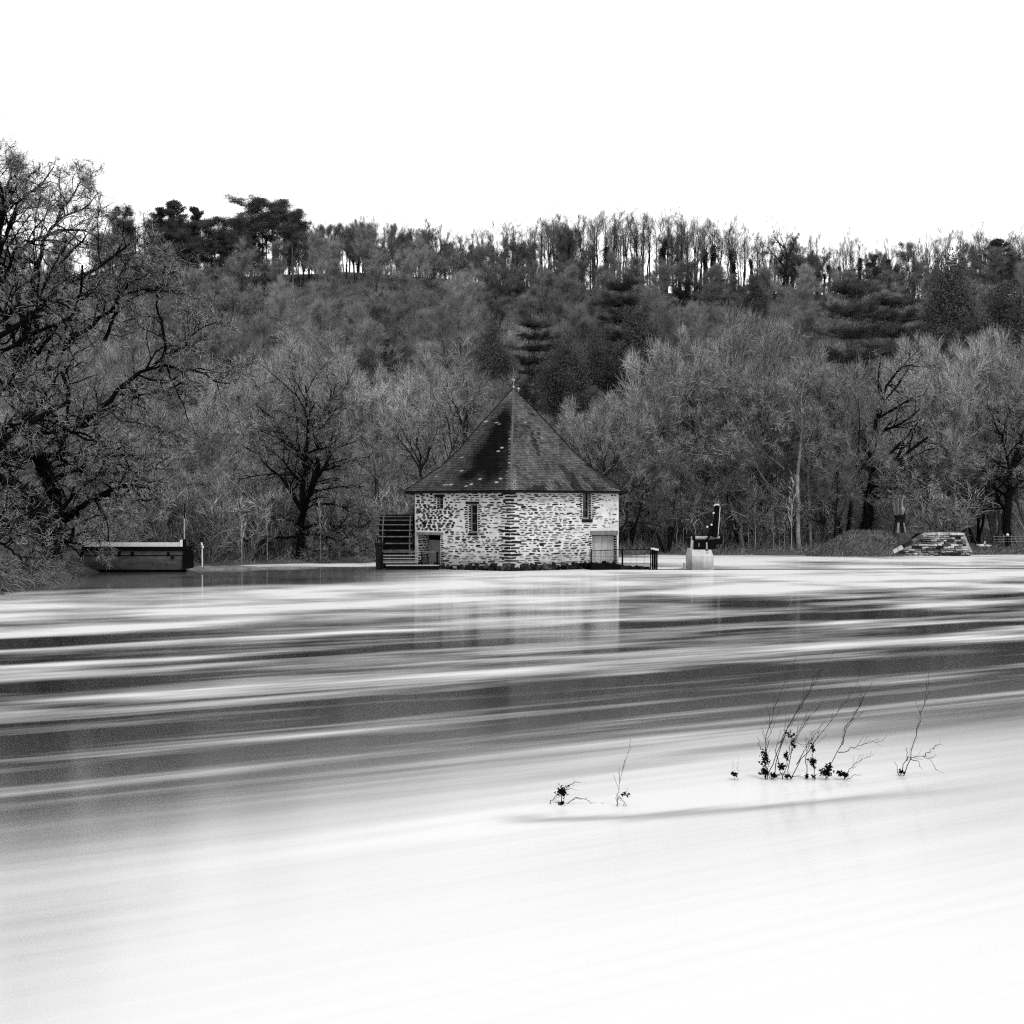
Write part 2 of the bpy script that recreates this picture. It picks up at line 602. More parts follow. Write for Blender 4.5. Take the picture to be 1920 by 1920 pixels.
def merge(parts):
    Vs, Qs, Ts, b = [], [], [], 0
    for V_, Q_, T_ in parts:
        Vs.append(V_)
        Qs.append(Q_ + b)
        Ts.append(T_)
        b += len(V_)
    return np.concatenate(Vs), np.concatenate(Qs), np.concatenate(Ts)


def trimesh(name, c, d, L_, w):
    """Thin leaf / needle blades: one triangle each."""
    side = norm(np.cross(d, rng.normal(size=d.shape))) * (w[:, None] / 2)
    V = np.stack([c - side, c + side, c + d * L_[:, None]], 1).reshape(-1, 3)
    T = np.arange(len(V)).reshape(-1, 3)
    return np_mesh(name, V, None, T, np.repeat(branch_tone(len(T)), 3))


class Kind:
    """A tree kind: meshes for trunk, branches and optional foliage, copied for every tree."""
    def __init__(s, parts):
        s.parts = parts     # list of (part name, mesh, material)

    def place(s, name, label, cat, x, y, h=1.0, wd=1.0, rot=None, col=1.0, group=None, z=None, cols=None):
        zz = gz(x, y) - 0.15 if z is None else z
        o = bpy.data.objects.new(name, None)
        o.location = (x, y, zz)
        o.rotation_euler = (0, 0, R.uniform(0, 6.28) if rot is None else rot)
        o.scale = (wd, wd, h)
        sc.collection.objects.link(o)
        tag(o, label, cat, group)
        for pn, me, ma in s.parts:
            c = bpy.data.objects.new(pn, me)
            if not me.materials: me.materials.append(ma)
            sc.collection.objects.link(c)
            c.parent = o
            k = col * (cols.get(pn, 1.0) if cols else 1.0)
            c.color = (k, k, k, 1)
        return o


def bare_tree(H, r, stems=1, lean=0.06, limb=(12, .25, .98, 42, .42), subs=((7, 40, .42), (6, 38, .45)), tw=(9, 35, .7), rt=0.011,
              wob=.14, trop=.07, ivy=0, mat_l='limb', K0=9, limb_trop=.10, spread=0.0, far=False):
    st, sr = [], []
    for i in range(stems):
        az = 2 * math.pi * i / stems + R.uniform(-.4, .4)
        ln = spread * R.uniform(.5, 1.2) + lean * R.uniform(0, 1)
        pts = [(0.15 * math.cos(az) * (stems > 1), 0.15 * math.sin(az) * (stems > 1), 0)]
        for k in range(1, 6):
            f = k / 5
            hh = H * f * (1 if stems == 1 else R.uniform(.8, 1))
            pts.append((math.cos(az) * ln * H * f ** 0.8 + R.gauss(0, .03 * H * .3), math.sin(az) * ln * H * f ** 0.8 + R.gauss(0, .03 * H * .3), hh))
        q, rr = poly(pts, r, r * .16, K0, 0.02 * H * .3)
        q[0, 2] = 0
        st.append(q)
        sr.append(rr)
    pts, rad = np.array(st), np.array(sr)
    trunk = tubes(pts, rad, 6)
    out = []
    p, rd = spawn(pts, rad, limb[0], limb[1], limb[2], limb[3], limb[4], .55, 7, wob, limb_trop)
    out.append(tubes(p, rd, 4))
    for m, an, lr in subs:
        p, rd = spawn(p, rd, m, .2, 1.0, an, lr, .6, 5, wob, trop)
        rd = np.maximum(rd, rt)
        out.append(tubes(p, rd, 3))
    p2, rd2 = spawn(p, rd, tw[0], .1, 1.0, tw[1], 1, .6, 2, wob, trop, absL=tw[2])
    rd2 = np.maximum(rd2 * 0 + rt, rt * .6)
    rd2[:, 1] *= .4
    out.append(tubes(p2, rd2, 3))
    big = merge([trunk, out[0]])
    fine = merge(out[1:])
    parts = [('trunk', np_mesh('tree_trunk', big[0], big[1]), M[mat_l]), ('twigs', np_mesh('tree_twigs', fine[0], fine[1], None, fine[2]), M['twig_far' if far else 'twig'])]
    if ivy:
        n = ivy
        t = rng.uniform(0, .75, n) ** 0.9 * (K0 - 1)
        s_i = rng.integers(0, stems, n)
        k = np.minimum(t.astype(int), K0 - 2)
        fr = (t - k)[:, None]
        c = pts[s_i, k] * (1 - fr) + pts[s_i, k + 1] * fr
        d = norm(rng.normal(size=(n, 3)) * np.array([1, 1, .4]))
        lump = .6 + .5 * np.sin(c[:, 2] * 1.7) + .35 * np.sin(c[:, 2] * 4.1 + 1)
        c = c + d * (r * 1.1 + np.abs(rng.normal(size=n)) * .32 * np.maximum(lump, .2))[:, None]
        parts.append(('ivy', trimesh('tree_ivy', c, norm(rng.normal(size=(n, 3))), np.full(n, .22), np.full(n, .18)), M['ivy']))
    return Kind(parts)


def pine(H, r, mode):
    pts, rad = poly([(0, 0, 0), (.02 * H, .01 * H, H * .4), (.0, .02 * H, H * .8), (.02 * H, 0, H)], r, r * .25, 10, .05)
    pts, rad = pts[None], rad[None]
    wood = [tubes(pts, rad, 6)]
    cs, ds, Ls = [], [], []

    def tufts(c, n_per, spread, L_):
        n = len(c) * n_per
        cc = np.repeat(c, n_per, 0) + rng.normal(size=(n, 3)) * spread
        d = norm(rng.normal(size=(n, 3)) + np.array([0, 0, .7]))
        cs.append(cc); ds.append(d); Ls.append(rng.uniform(.6, 1.2, n) * L_)

    if mode == 'umbrella':
        p, rd = spawn(pts, rad, 16, .55, 1.0, 68, .36, .5, 6, .16, .09)
        wood.append(tubes(p, rd, 4))
        p2, rd2 = spawn(p, rd, 7, .35, 1.0, 45, .5, .6, 4, .2, .10)
        wood.append(tubes(p2, rd2, 3))
        ends = p2[:, 1:].reshape(-1, 3)
        ends = np.concatenate([ends, ends + rng.normal(size=ends.shape) * np.array([.5, .5, .18])])
        tufts(ends, 75, np.array([.36, .36, .12]), .20)
    elif mode == 'layer':
        ps, rs = [], []
        for tier in range(8):
            f = .30 + .095 * tier
            k = min(int(f * 9), 8)
            c0 = pts[0, k] * (1 - (f * 9 - k)) + pts[0, k + 1] * (f * 9 - k)
            L_ = H * (.46 - .28 * (tier / 7) ** 1.6) * R.uniform(.72, 1.15)
            az0 = R.uniform(0, 6.28)
            for b in range(7):
                az = az0 + b * 6.283 / 7 + R.uniform(-.3, .3)
                Lb = L_ * R.uniform(.35, 1.15)
                u = np.linspace(0, 1, 7)[:, None]
                d = np.array([[math.cos(az), math.sin(az), 0.0]])
                q = c0 + d * u * Lb + np.array([[0, 0, 1.0]]) * (.10 * Lb * u ** 2 + R.uniform(-.06, .12) * Lb * u) + rng.normal(size=(7, 3)) * .06
                ps.append(q); rs.append(np.linspace(.09, .02, 7))
        p, rd = np.array(ps), np.array(rs)
        wood.append(tubes(p, rd, 4))
        p2, rd2 = spawn(p, rd, 10, .25, 1.0, 50, .34, .6, 4, .10, .02, flat=.85)
        wood.append(tubes(p2, rd2, 3))
        ends = p2[:, 1:].reshape(-1, 3)
        tufts(ends, 38, np.array([.30, .30, .07]), .20)
    elif mode == 'cone':
        p, rd = spawn(pts, rad, 46, .12, .99, 76, .40, .4, 5, .06, .05, flat=.5)
        h = p[:, 0, 2] / H
        k = np.clip(1.12 - h, .08, 1)
        p = p[:, :1] + (p - p[:, :1]) * k[:, None, None] * 1.25
        wood.append(tubes(p, rd, 3))
        ends = p[:, 1:].reshape(-1, 3)
        ends = np.concatenate([ends, (p[:, 1:] * .5 + p[:, :-1] * .5).reshape(-1, 3)])
        tufts(ends, 70, .17, .30)
    else:                                    # dense dark holly / ivy mass
        p, rd = spawn(pts, rad, 22, .15, 1.0, 50, .38, .5, 5, .2, .06)
        wood.append(tubes(p, rd, 3))
        p2, rd2 = spawn(p, rd, 6, .3, 1.0, 50, .5, .6, 4, .25, .05)
        wood.append(tubes(p2, rd2, 3))
        ends = p2[:, 1:].reshape(-1, 3)
        tufts(ends, 110, .36, .15)
    c, d, L_ = np.concatenate(cs), np.concatenate(ds), np.concatenate(Ls)
    wdt = L_ * (.30 if mode != 'bush' else .55)
    V, Q, _t = merge(wood)
    return Kind([('trunk', np_mesh('pine_trunk', V, Q), M['limb_pale']), ('foliage', trimesh('pine_foliage', c, d, L_, wdt), M['needle'])])

# ------------------------------------------------------------ the mill
MILL = empty('watermill', (0, 90, 0), 'pointed stone watermill with a tall concave slate roof standing in the river', 'mill')
P0, SL, SR = (-0.10, 86.0), (-6.30, 90.0), (6.96, 90.5)
BR, BL = (7.2, 98.0), (-6.4, 98.0)
WALL_TOP = 5.02


class Face:
    def __init__(s, a_, b_):
        s.a = Vector((a_[0], a_[1], 0)); s.b = Vector((b_[0], b_[1], 0))
        s.d = (s.b - s.a); s.L = s.d.length; s.d.normalize()
        s.n = s.d.cross(Vector((0, 0, 1))).normalized()        # outward

    def pt(s, u, v, w=0.0):
        return s.a + s.d * u + s.n * w + Vector((0, 0, v))

    def uv(s, px, py):
        k = (px - 960) / FOC                                   # x = k*y
        u = (k * s.a.y - s.a.x) / (s.d.x - k * s.d.y)
        return u, CAM_H - (py - HOR) / FOC * (s.a.y + s.d.y * u)


FL, FR = Face(SL, P0), Face(P0, SR)


def opening(face, x0, x1, y0, y1):
    ym = (y0 + y1) / 2
    u0 = face.uv(x0, ym)[0]; u1 = face.uv(x1, ym)[0]
    um = (x0 + x1) / 2
    return [u0, u1, face.uv(um, y1)[1], face.uv(um, y0)[1]]


OL = [opening(FL, 819, 831, 928, 955) + [.32], opening(FL, 878, 895, 945, 999) + [.42], opening(FL, 783, 826, 1003, 1061) + [1.25]]
OR = [opening(FR, 1093, 1109, 922, 973) + [.38], opening(FR, 1110, 1157, 1003, 1057) + [.42]]
OR[0][3] = min(OR[0][3], WALL_TOP - .06)
OL[0][3] = min(OL[0][3], WALL_TOP - .06)


def wall_face(mb, face, ops, z0=-1.2, z1=WALL_TOP):
    us = sorted({0.0, face.L} | {o[0] for o in ops} | {o[1] for o in ops})
    vs = sorted({z0, z1} | {o[2] for o in ops} | {o[3] for o in ops})
    for i in range(len(us) - 1):
        for j in range(len(vs) - 1):
            um, vm = (us[i] + us[i + 1]) / 2, (vs[j] + vs[j + 1]) / 2
            if any(o[0] < um < o[1] and o[2] < vm < o[3] for o in ops): continue
            mb.add([face.pt(us[i], vs[j]), face.pt(us[i + 1], vs[j]), face.pt(us[i + 1], vs[j + 1]), face.pt(us[i], vs[j + 1])], [(0, 1, 2, 3)])
    for u0, u1, v0, v1, dp in ops:
        c = [(u0, v0), (u1, v0), (u1, v1), (u0, v1)]
        for k in range(4):
            a_, b_ = c[k], c[(k + 1) % 4]
            mb.add([face.pt(a_[0], a_[1]), face.pt(a_[0], a_[1], -dp), face.pt(b_[0], b_[1], -dp), face.pt(b_[0], b_[1])], [(0, 1, 2, 3)])


mb = MB()
wall_face(mb, FL, OL)
wall_face(mb, FR, OR)
for a_, b_ in ((SR, BR), (BR, BL), (BL, SL)):
    wall_face(mb, Face(a_, b_), [])
WALL = mb.build('wall', M['mortar'], MILL)
mb = MB()
for face, ops in ((FL, OL), (FR, OR)):
    for u0, u1, v0, v1, dp in ops:
        mb.add([face.pt(u0, v0, -dp - .25), face.pt(u1, v0, -dp - .25), face.pt(u1, v1, -dp - .25), face.pt(u0, v1, -dp - .25)], [(0, 1, 2, 3)])
        c = [(u0, v0), (u1, v0), (u1, v1), (u0, v1)]
        for k in range(4):
            a2, b2 = c[k], c[(k + 1) % 4]
            mb.add([face.pt(a2[0], a2[1], -dp), face.pt(a2[0], a2[1], -dp - .25), face.pt(b2[0], b2[1], -dp - .25), face.pt(b2[0], b2[1], -dp)], [(0, 1, 2, 3)])
mb.build('dark_interior', M['dark'], MILL)

# stones bedded in the mortar
STONES = []      # (area, verts, faces, tone)


def stone(face, u, v, w, h, tone, proud=None, n=9, power=.75):
    vs = []
    pr = R.uniform(.012, .035) if proud is None else proud
    ja = [R.uniform(.78, 1.08) for _ in range(n)]
    tilt = R.uniform(-.10, .10)
    for ring, (k, dpt) in enumerate(((1.0, -.01), (.93, pr * .6), (.72, pr))):
        for i in range(n):
            t = 2 * math.pi * (i + .5) / n
            cx = abs(math.cos(t)) ** power * (1 if math.cos(t) > 0 else -1)
            sy = abs(math.sin(t)) ** power * (1 if math.sin(t) > 0 else -1)
            uu = cx * w / 2 * k * ja[i]
            vv = sy * h / 2 * k * ja[(i * 3 + 1) % n] + uu * tilt
            vs.append(face.pt(u + uu, v + vv, dpt))
    fs = []
    for r_ in range(2):
        for i in range(n):
            j = (i + 1) % n
            fs.append((r_ * n + i, r_ * n + j, (r_ + 1) * n + j, (r_ + 1) * n + i))
    fs.append(tuple(range(2 * n, 3 * n)))
    STONES.append((w * h, vs, fs, tone))


def clear(u, v, w, h, ops, m=.03):
    return all(u + w / 2 < o[0] - m or u - w / 2 > o[1] + m or v + h / 2 < o[2] - m or v - h / 2 > o[3] + m for o in ops)


def lay(face, ops, left_side, z0=.30, z1=4.93):
    v = z0
    # blocked zones for lintels
    while v < z1:
        h = R.uniform(.085, .15)
        u = R.uniform(0, .2)
        while u < face.L - .06:
            f = u / face.L
            if left_side:
                big = (f < .42 and v > 2.3)
                w = R.uniform(.16, .42) if big else R.uniform(.16, .62)
                hh = h * (R.uniform(.9, 1.5) if big else R.uniform(.45, 1.0))
                dens = .93 if big else .84
                tn = R.choice([.25, .4, .6, .8, 1.2, 1.8]) if big or v > 3.5 else R.choice([.35, .6, 1, 1.6, 2.4, 3.2])
                if f > .72: tn *= .6
            else:
                w = R.uniform(.16, .66)
                hh = h * R.uniform(.35, .95)
                dens = .90
                tn = R.choice([.4, .8, 1.3, 1.9, 2.6, 3.4])
                if f > .80 and v > 2.6: dens, w, tn = .40, w * .6, tn * 1.3
                if f < .25: tn *= .6; hh *= 1.15
            if R.random() < .05: w *= 1.4; hh *= 1.35; tn *= .5
            uc, vc = u + w / 2, v + R.uniform(-.03, .03)
            if R.random() < dens and uc + w / 2 < face.L - (.32 if left_side else .02) and (left_side or uc - w / 2 > .32) and uc - w / 2 > .03 \
               and clear(uc, vc, w, hh, ops):
                stone(face, uc, vc, w, hh, tn)
            u += w + R.uniform(.035, .11)
        v += h + R.uniform(.006, .03)


lay(FL, OL + [[OL[1][0] - .25, OL[1][1] + .2, OL[1][3], OL[1][3] + .16], [OL[2][0] - .05, OL[2][1] + .2, OL[2][3], OL[2][3] + .2], [OL[1][0] - .25, OL[1][0], OL[1][2], OL[1][3]]], True)
lay(FR, OR + [[OR[1][0] - .2, OR[1][1] + .2, OR[1][3], OR[1][3] + .32], [OR[0][0] - .15, OR[0][1] + .15, OR[0][2] - .3, OR[0][2]]], False)
# long quoins at the upstream corner and beside the windows
v = .42
k = 0
while v < 4.85:
    big = 1.0 if 1.0 < v < 2.9 else .62
    h = R.uniform(.13, .20) * (.66 + .34 * big)
    for face, s in ((FL, -1), (FR, 1)):
        w = (R.uniform(.62, 1.0) if (k % 2 == 0) == (s < 0) else R.uniform(.38, .6)) * (.6 + .4 * big)
        u = (face.L - w / 2 + .05) if s < 0 else (w / 2 - .05)
        stone(face, u, v, w, h * R.uniform(.75, 1.0), R.uniform(.06, .3) if big > .9 else R.uniform(.25, .9), R.uniform(.03, .05), power=.32)
    v += h + R.uniform(.035, .06)
    k += 1
for face, o, sides in ((FL, OL[1], (-1, 1)), (FR, OR[0], (-1, 1)), (FR, OR[1], (-1,)), (FL, OL[2], (1,)), (FL, OL[0], (-1,))):
    v = o[2] + .05
    while v < o[3] - .03:
        for s in sides:
            w = R.uniform(.16, .36)
            u = o[0] - w / 2 - .01 if s < 0 else o[1] + w / 2 + .01
            stone(face, u, v, w, R.uniform(.07, .11), R.uniform(.15, .7), .02, power=.5)
        v += R.uniform(.125, .16)
# stones on the jambs inside the openings that face the river bank
for face, o, side in ((FL, OL[2], 0), (FL, OL[1], 0), (FL, OL[0], 0), (FR, OR[0], 1), (FR, OR[1], 1)):
    u = o[side]
    a_, b_ = face.pt(u, 0, 0), face.pt(u, 0, -o[4])
    fc = Face((a_.x, a_.y), (b_.x, b_.y)) if side == 0 else Face((b_.x, b_.y), (a_.x, a_.y))
    v = o[2] + .07
    while v < o[3] - .06:
        h = R.uniform(.09, .15)
        uu = .02
        while uu < fc.L - .05:
            w = min(R.uniform(.22, .6), fc.L - uu - .01)
            stone(fc, uu + w / 2, v, w * .94, h * .85, R.uniform(.1, .7), .015, power=.5)
            uu += w + .03
        v += h + .035
STONES.sort(key=lambda s: -s[0])
for ar, vs, fs, tn in STONES[:298]:
    m_ = MB(); m_.add(vs, fs, tn)
    m_.build('stone', M['stone'], WALL)
m_ = MB()
for ar, vs, fs, tn in STONES[298:]:
    m_.add(vs, fs, tn)
o = m_.build('small_stones', M['stone'], WALL)
o['kind'] = 'stuff'

# mossy wet footing along the waterline
m_ = MB()
for face in (FL, FR):
    u = 0
    while u < face.L:
        w = R.uniform(.18, .5)
        for v in (-.1, .12, .3):
            if R.random() < (.95 if v < .2 else .6):
                c = face.pt(u + w / 2 + R.uniform(-.05, .05), v + R.uniform(-.05, .06), R.uniform(.0, .16 - v * .3))
                m_.ball(c, .17, w * 2.6, 1.0, .95, 7, 5, R.choice([.3, .7, 1, 1.6, 3.0]), .22)
        u += w * .8
o = m_.build('wet_footing', M['rubble'], MILL)
o['kind'] = 'stuff'
o['label'] = 'dark mossy footing stones along the waterline'


def door(face, op, depth, n, name, tone, hinge=True, top=0.0, u0=None, u1=None):
    mb = MB()
    a_, b_ = (op[0] if u0 is None else u0), (op[1] if u1 is None else u1)
    ww = (b_ - a_) / n
    root = None
    for k in range(n):
        m_ = MB()
        x0, x1 = a_ + k * ww + .008, a_ + (k + 1) * ww - .008
        m_.hexa([face.pt(x0, op[2] + .02, -depth), face.pt(x1, op[2] + .02, -depth), face.pt(x1, op[2] + .02, -depth - .04), face.pt(x0, op[2] + .02, -depth - .04),
                 face.pt(x0, op[3] - top, -depth), face.pt(x1, op[3] - top, -depth), face.pt(x1, op[3] - top, -depth - .04), face.pt(x0, op[3] - top, -depth - .04)])
        if root is None:
            rm = MB()
            rm.hexa([face.pt(a_, op[2] + .01, -depth - .045), face.pt(b_, op[2] + .01, -depth - .045), face.pt(b_, op[2] + .01, -depth - .08), face.pt(a_, op[2] + .01, -depth - .08),
                     face.pt(a_, op[3] - top, -depth - .045), face.pt(b_, op[3] - top, -depth - .045), face.pt(b_, op[3] - top, -depth - .08), face.pt(a_, op[3] - top, -depth - .08)])
            root = rm.build('door', M['dark'], MILL)
        p = m_.build('plank', M['whitewood'], root)
        c = tone * R.uniform(.82, 1.08)
        p.color = (c, c, c, 1)
    return root


d1 = door(FR, OR[1], .36, 4, 'door', 1.0, top=.05)
d1['label'] = 'pale plank door under a grey wooden lintel'
wdt = OL[2][1] - OL[2][0]
d2 = door(FL, OL[2], 1.15, 2, 'door', .75, top=.35, u0=OL[2][0] + .05, u1=OL[2][1] - .02)
d2['label'] = 'narrow pale door set deep beside the wheel'


def lintel(face, u0, u1, v0, v1, proud, mt, name='lintel', w0=-.12):
    m_ = MB()
    m_.hexa([face.pt(u0, v0, proud), face.pt(u1, v0, proud), face.pt(u1, v0, w0), face.pt(u0, v0, w0),
             face.pt(u0, v1, proud), face.pt(u1, v1, proud), face.pt(u1, v1, w0), face.pt(u0, v1, w0)])
    return m_.build(name, mt, MILL)


lintel(FR, OR[1][0] - .14, min(OR[1][1] + .03, FR.L - .03), OR[1][3] + .004, OR[1][3] + .27, .07, M['greywood'])
lintel(FL, OL[2][0] - .02, OL[2][1] + .22, OL[2][3] + .004, OL[2][3] + .17, .08, M['greywood'])
lintel(FL, OL[1][0] - .18, OL[1][1] + .14, OL[1][3] + .004, OL[1][3] + .15, .05, M['wetwood'])
lintel(FL, OL[0][0] - .14, OL[0][1] + .12, OL[0][3] - .14, OL[0][3] + .02, .05, M['wetwood'])
lintel(FL, OL[1][0] + .03, OL[1][1] + .02, OL[1][2] - .16, OL[1][2] - .004, .05, M['wetwood'], 'sill')
lintel(FR, OR[0][0] - .10, OR[0][1] + .06, OR[0][2] - .22, OR[0][2] - .004, .06, M['rubble'], 'sill')


def window(face, o, dep, board=False):
    u0, u1, v0, v1 = o[0], o[1], o[2], o[3]
    fw = .09
    fm = MB()

    def slab(a0, a1, b0, b1, w0, w1):
        fm.hexa([face.pt(a0, b0, w0), face.pt(a1, b0, w0), face.pt(a1, b0, w1), face.pt(a0, b0, w1),
                 face.pt(a0, b1, w0), face.pt(a1, b1, w0), face.pt(a1, b1, w1), face.pt(a0, b1, w1)])
    slab(u0 + .003, u0 + fw, v0 + .003, v1 - .003, -dep, -dep - .06)
    slab(u1 - fw, u1 - .003, v0 + .003, v1 - .003, -dep, -dep - .06)
    slab(u0 + fw + .002, u1 - fw - .002, v0 + .003, v0 + fw, -dep, -dep - .06)
    slab(u0 + fw + .002, u1 - fw - .002, v1 - fw, v1 - .003, -dep, -dep - .06)
    for k in (1, 2):
        vv = v0 + (v1 - v0) * k / 3
        slab(u0 + fw + .002, u1 - fw - .002, vv - .012, vv + .012, -dep - .01, -dep - .04)
    fr = fm.build('window', M['frame'], MILL)
    for k in range(3):
        a_, b_ = v0 + (v1 - v0) * k / 3 + .015, v0 + (v1 - v0) * (k + 1) / 3 - .015
        m_ = MB()
        m_.hexa([face.pt(u0 + fw, a_, -dep - .045), face.pt(u1 - fw, a_, -dep - .045), face.pt(u1 - fw, a_, -dep - .055), face.pt(u0 + fw, a_, -dep - .055),
                 face.pt(u0 + fw, b_, -dep - .045), face.pt(u1 - fw, b_, -dep - .045), face.pt(u1 - fw, b_, -dep - .055), face.pt(u0 + fw, b_, -dep - .055)])
        m_.build('pane', M['glass'], fr)
    return fr


window(FL, OL[1], .30)
window(FR, OR[0], .28)
window(FL, OL[0], .24)

# --- roof
AP, AQ, APZ = (0.10, 90.5), (0.45, 96.6), 11.75
EV = 5.02
E0, EL_, ER_, ERB, ELB = (-0.10, 85.3), (-6.98, 89.9), (7.60, 90.4), (7.65, 98.6), (-6.85, 98.6)
RH = [0, .163, .38, .61, .757, .85, .92, 1.0]
RS = [0, .142, .328, .512, .658, .79, .88, 1.0]


def roof_pt(e, top, h, lift=0.0):
    s = np.interp(h, RH, RS)
    return Vector((top[0] + (e[0] - top[0]) * s, top[1] + (e[1] - top[1]) * s, APZ + (EV - APZ) * h + lift))


SIDES = [(EL_, E0, AP, AP, 0), (E0, ER_, AP, AP, 1), (ER_, ERB, AP, AQ, 2), (ERB, ELB, AQ, AQ, 3), (ELB, EL_, AQ, AP, 4)]
mb = MB()
NH = 24
for a_, b_, ta, tb, idx in SIDES:
    for k in range(NH):
        h0, h1 = k / NH, (k + 1) / NH
        mb.add([roof_pt(a_, ta, h1), roof_pt(b_, tb, h1), roof_pt(b_, tb, h0), roof_pt(a_, ta, h0)], [(0, 1, 2, 3)])
eav = [Vector((p[0], p[1], EV - .02)) for p in (E0, ER_, ERB, ELB, EL_)]
mb.add(eav, [(4, 3, 2, 1, 0)])
ROOF = mb.build('roof', M['dark'], MILL)
mb = MB()
er = [(E0, ER_), (ER_, ERB), (ERB, ELB), (ELB, EL_), (EL_, E0)]
for a_, b_ in er:
    fc = Face(a_, b_) if True else None
    mb.hexa([fc.pt(0, EV - .16, -.02), fc.pt(fc.L, EV - .16, -.02), fc.pt(fc.L - .05, EV - .16, -.07), fc.pt(.05, EV - .16, -.07),
             fc.pt(0, EV - .022, -.02), fc.pt(fc.L, EV - .022, -.02), fc.pt(fc.L - .05, EV - .022, -.07), fc.pt(.05, EV - .022, -.07)])
mb.build('eaves_board', M['wetwood'], MILL)

import mathutils.noise as mn
sv, sf, stn = [], [], []
NC = 60
for a_, b_, ta, tb, idx in SIDES:
    for k in range(NC):
        h0, h1 = k / NC, (k + 1) / NC
        pa, pb = roof_pt(a_, ta, h1), roof_pt(b_, tb, h1)
        qa, qb = roof_pt(a_, ta, h0), roof_pt(b_, tb, h0)
        wlen = (pb - pa).length
        n = max(1, int(wlen / .26))
        off = .5 if k % 2 else 0
        nrm = (pb - pa).cross(qa - pa)
        if nrm.length < 1e-6: nrm = (pb - pa).cross(qb - pa)
        nrm.normalize()
        for i in range(-1 if off else 0, n):
            s0, s1 = max(0, (i + off) / n) + .0015, min(1, (i + 1 + off) / n) - .0015
            if s1 - s0 < .002: continue
            li = .022 + R.uniform(0, .016)
            lo0, lo1 = pa.lerp(pb, s0) + nrm * li, pa.lerp(pb, s1) + nrm * (li + R.uniform(-.006, .006))
            up1, up0 = qa.lerp(qb, s1) + nrm * .004, qa.lerp(qb, s0) + nrm * .004
            b0, b1 = pa.lerp(pb, s0), pa.lerp(pb, s1)
            sm = (s0 + s1) / 2
            c = (lo0 + lo1) / 2
            nz = mn.noise(Vector((c.x * .9, c.y * .9, c.z * .35)) * 1.1)
            nf = mn.noise(Vector((c.x * 3.2, c.y * 3.2, c.z * .9)))
            tn = 1.0 + .45 * nz + .35 * nf + R.uniform(-.22, .22)
            if idx == 0:                                   # left face: black moss, pale lichen, and its shaded side darkened in tone
                core = math.exp(-((sm - .68 + .12 * nz) / .34) ** 2) * min(1, max(0, (h1 - .14) * 6)) * (1.0 if h1 < .8 else max(.35, 1 - (h1 - .8) * 3))
                tn = tn * .62
                tn *= max(.05, 1 - core * (1.2 + .7 * nz + .4 * nf))
                if h1 < .18: tn += .9 * (.18 - h1) / .18
                if sm > .955: tn = max(tn, .9)
                if R.random() < .012 + .05 * max(0, nf) and .25 < h1: tn = R.uniform(1.2, 3.0)
            elif idx == 1:
                streak = mn.noise(Vector((sm * 9 + h1 * 1.5, h1 * 2.2, 3.3)))
                tn = tn * (.88 - .12 * h1) + .25 * max(0, .25 - h1)
                if streak > .22: tn *= .45
                if sm < .05: tn = tn * 1.5
                if R.random() < .004: tn = 1.8
                tn *= 1 - .28 * max(0, sm - .55)
            sb = len(sv)
            sv += [lo0, lo1, up1, up0, b0, b1]
            sf += [(sb, sb + 1, sb + 2, sb + 3), (sb + 4, sb + 5, sb + 1, sb)]
            stn += [max(.05, tn)] * 6
mb = MB(); mb.v, mb.f, mb.t = sv, sf, stn
o = mb.build('slates', M['slate'], ROOF)
o['kind'] = 'stuff'

# hip and ridge caps
mb = MB()
for e_, t_ in ((E0, AP), (EL_, AP), (ER_, AP), (ERB, AQ), (ELB, AQ)):
    hips = MB()
    for k in range(30):
        a_, b_ = roof_pt(e_, t_, k / 30, .03), roof_pt(e_, t_, (k + 1) / 30, .03)
        (mb if e_ is E0 else hips).bar(a_, b_, .09 if e_ is not E0 else .11, .03 if e_ is E0 else .06)
    if e_ is not E0: hips.build('hip_edge', M['wetwood'], ROOF)
mb.bar((AP[0], AP[1], APZ + .04), (AQ[0], AQ[1], APZ + .04), .2, .08)
mb.build('ridge_cap', M['lead'], ROOF)
for t_, hh in ((AP, .52), (AQ, .50)):
    m_ = MB()
    m_.cyl((t_[0], t_[1], APZ), (t_[0], t_[1], APZ + .18), .10, .04)
    m_.cyl((t_[0], t_[1], APZ + .18), (t_[0], t_[1], APZ + hh), .025)
    m_.ball((t_[0], t_[1], APZ + hh), .10, n=10, m=8)
    m_.build('finial', M['steelgrey'], ROOF, smooth=True)

# ------------------------------------------------------------ water wheel
WC = Vector(((745 - 960) / FOC * 91, 91.0, 1.42))
WH = empty('water_wheel', WC, 'dark wooden undershot wheel with pale float edges at the left of the mill', 'water wheel')
ax = Vector((math.cos(math.radians(1)), math.sin(math.radians(1)), 0))
pq = Vector((-ax.y, ax.x, 0))
HWD, RW = 1.08, 2.12


def wp(t, r, s):
    return WC + ax * s + (pq * math.cos(t) + Vector((0, 0, 1)) * math.sin(t)) * r


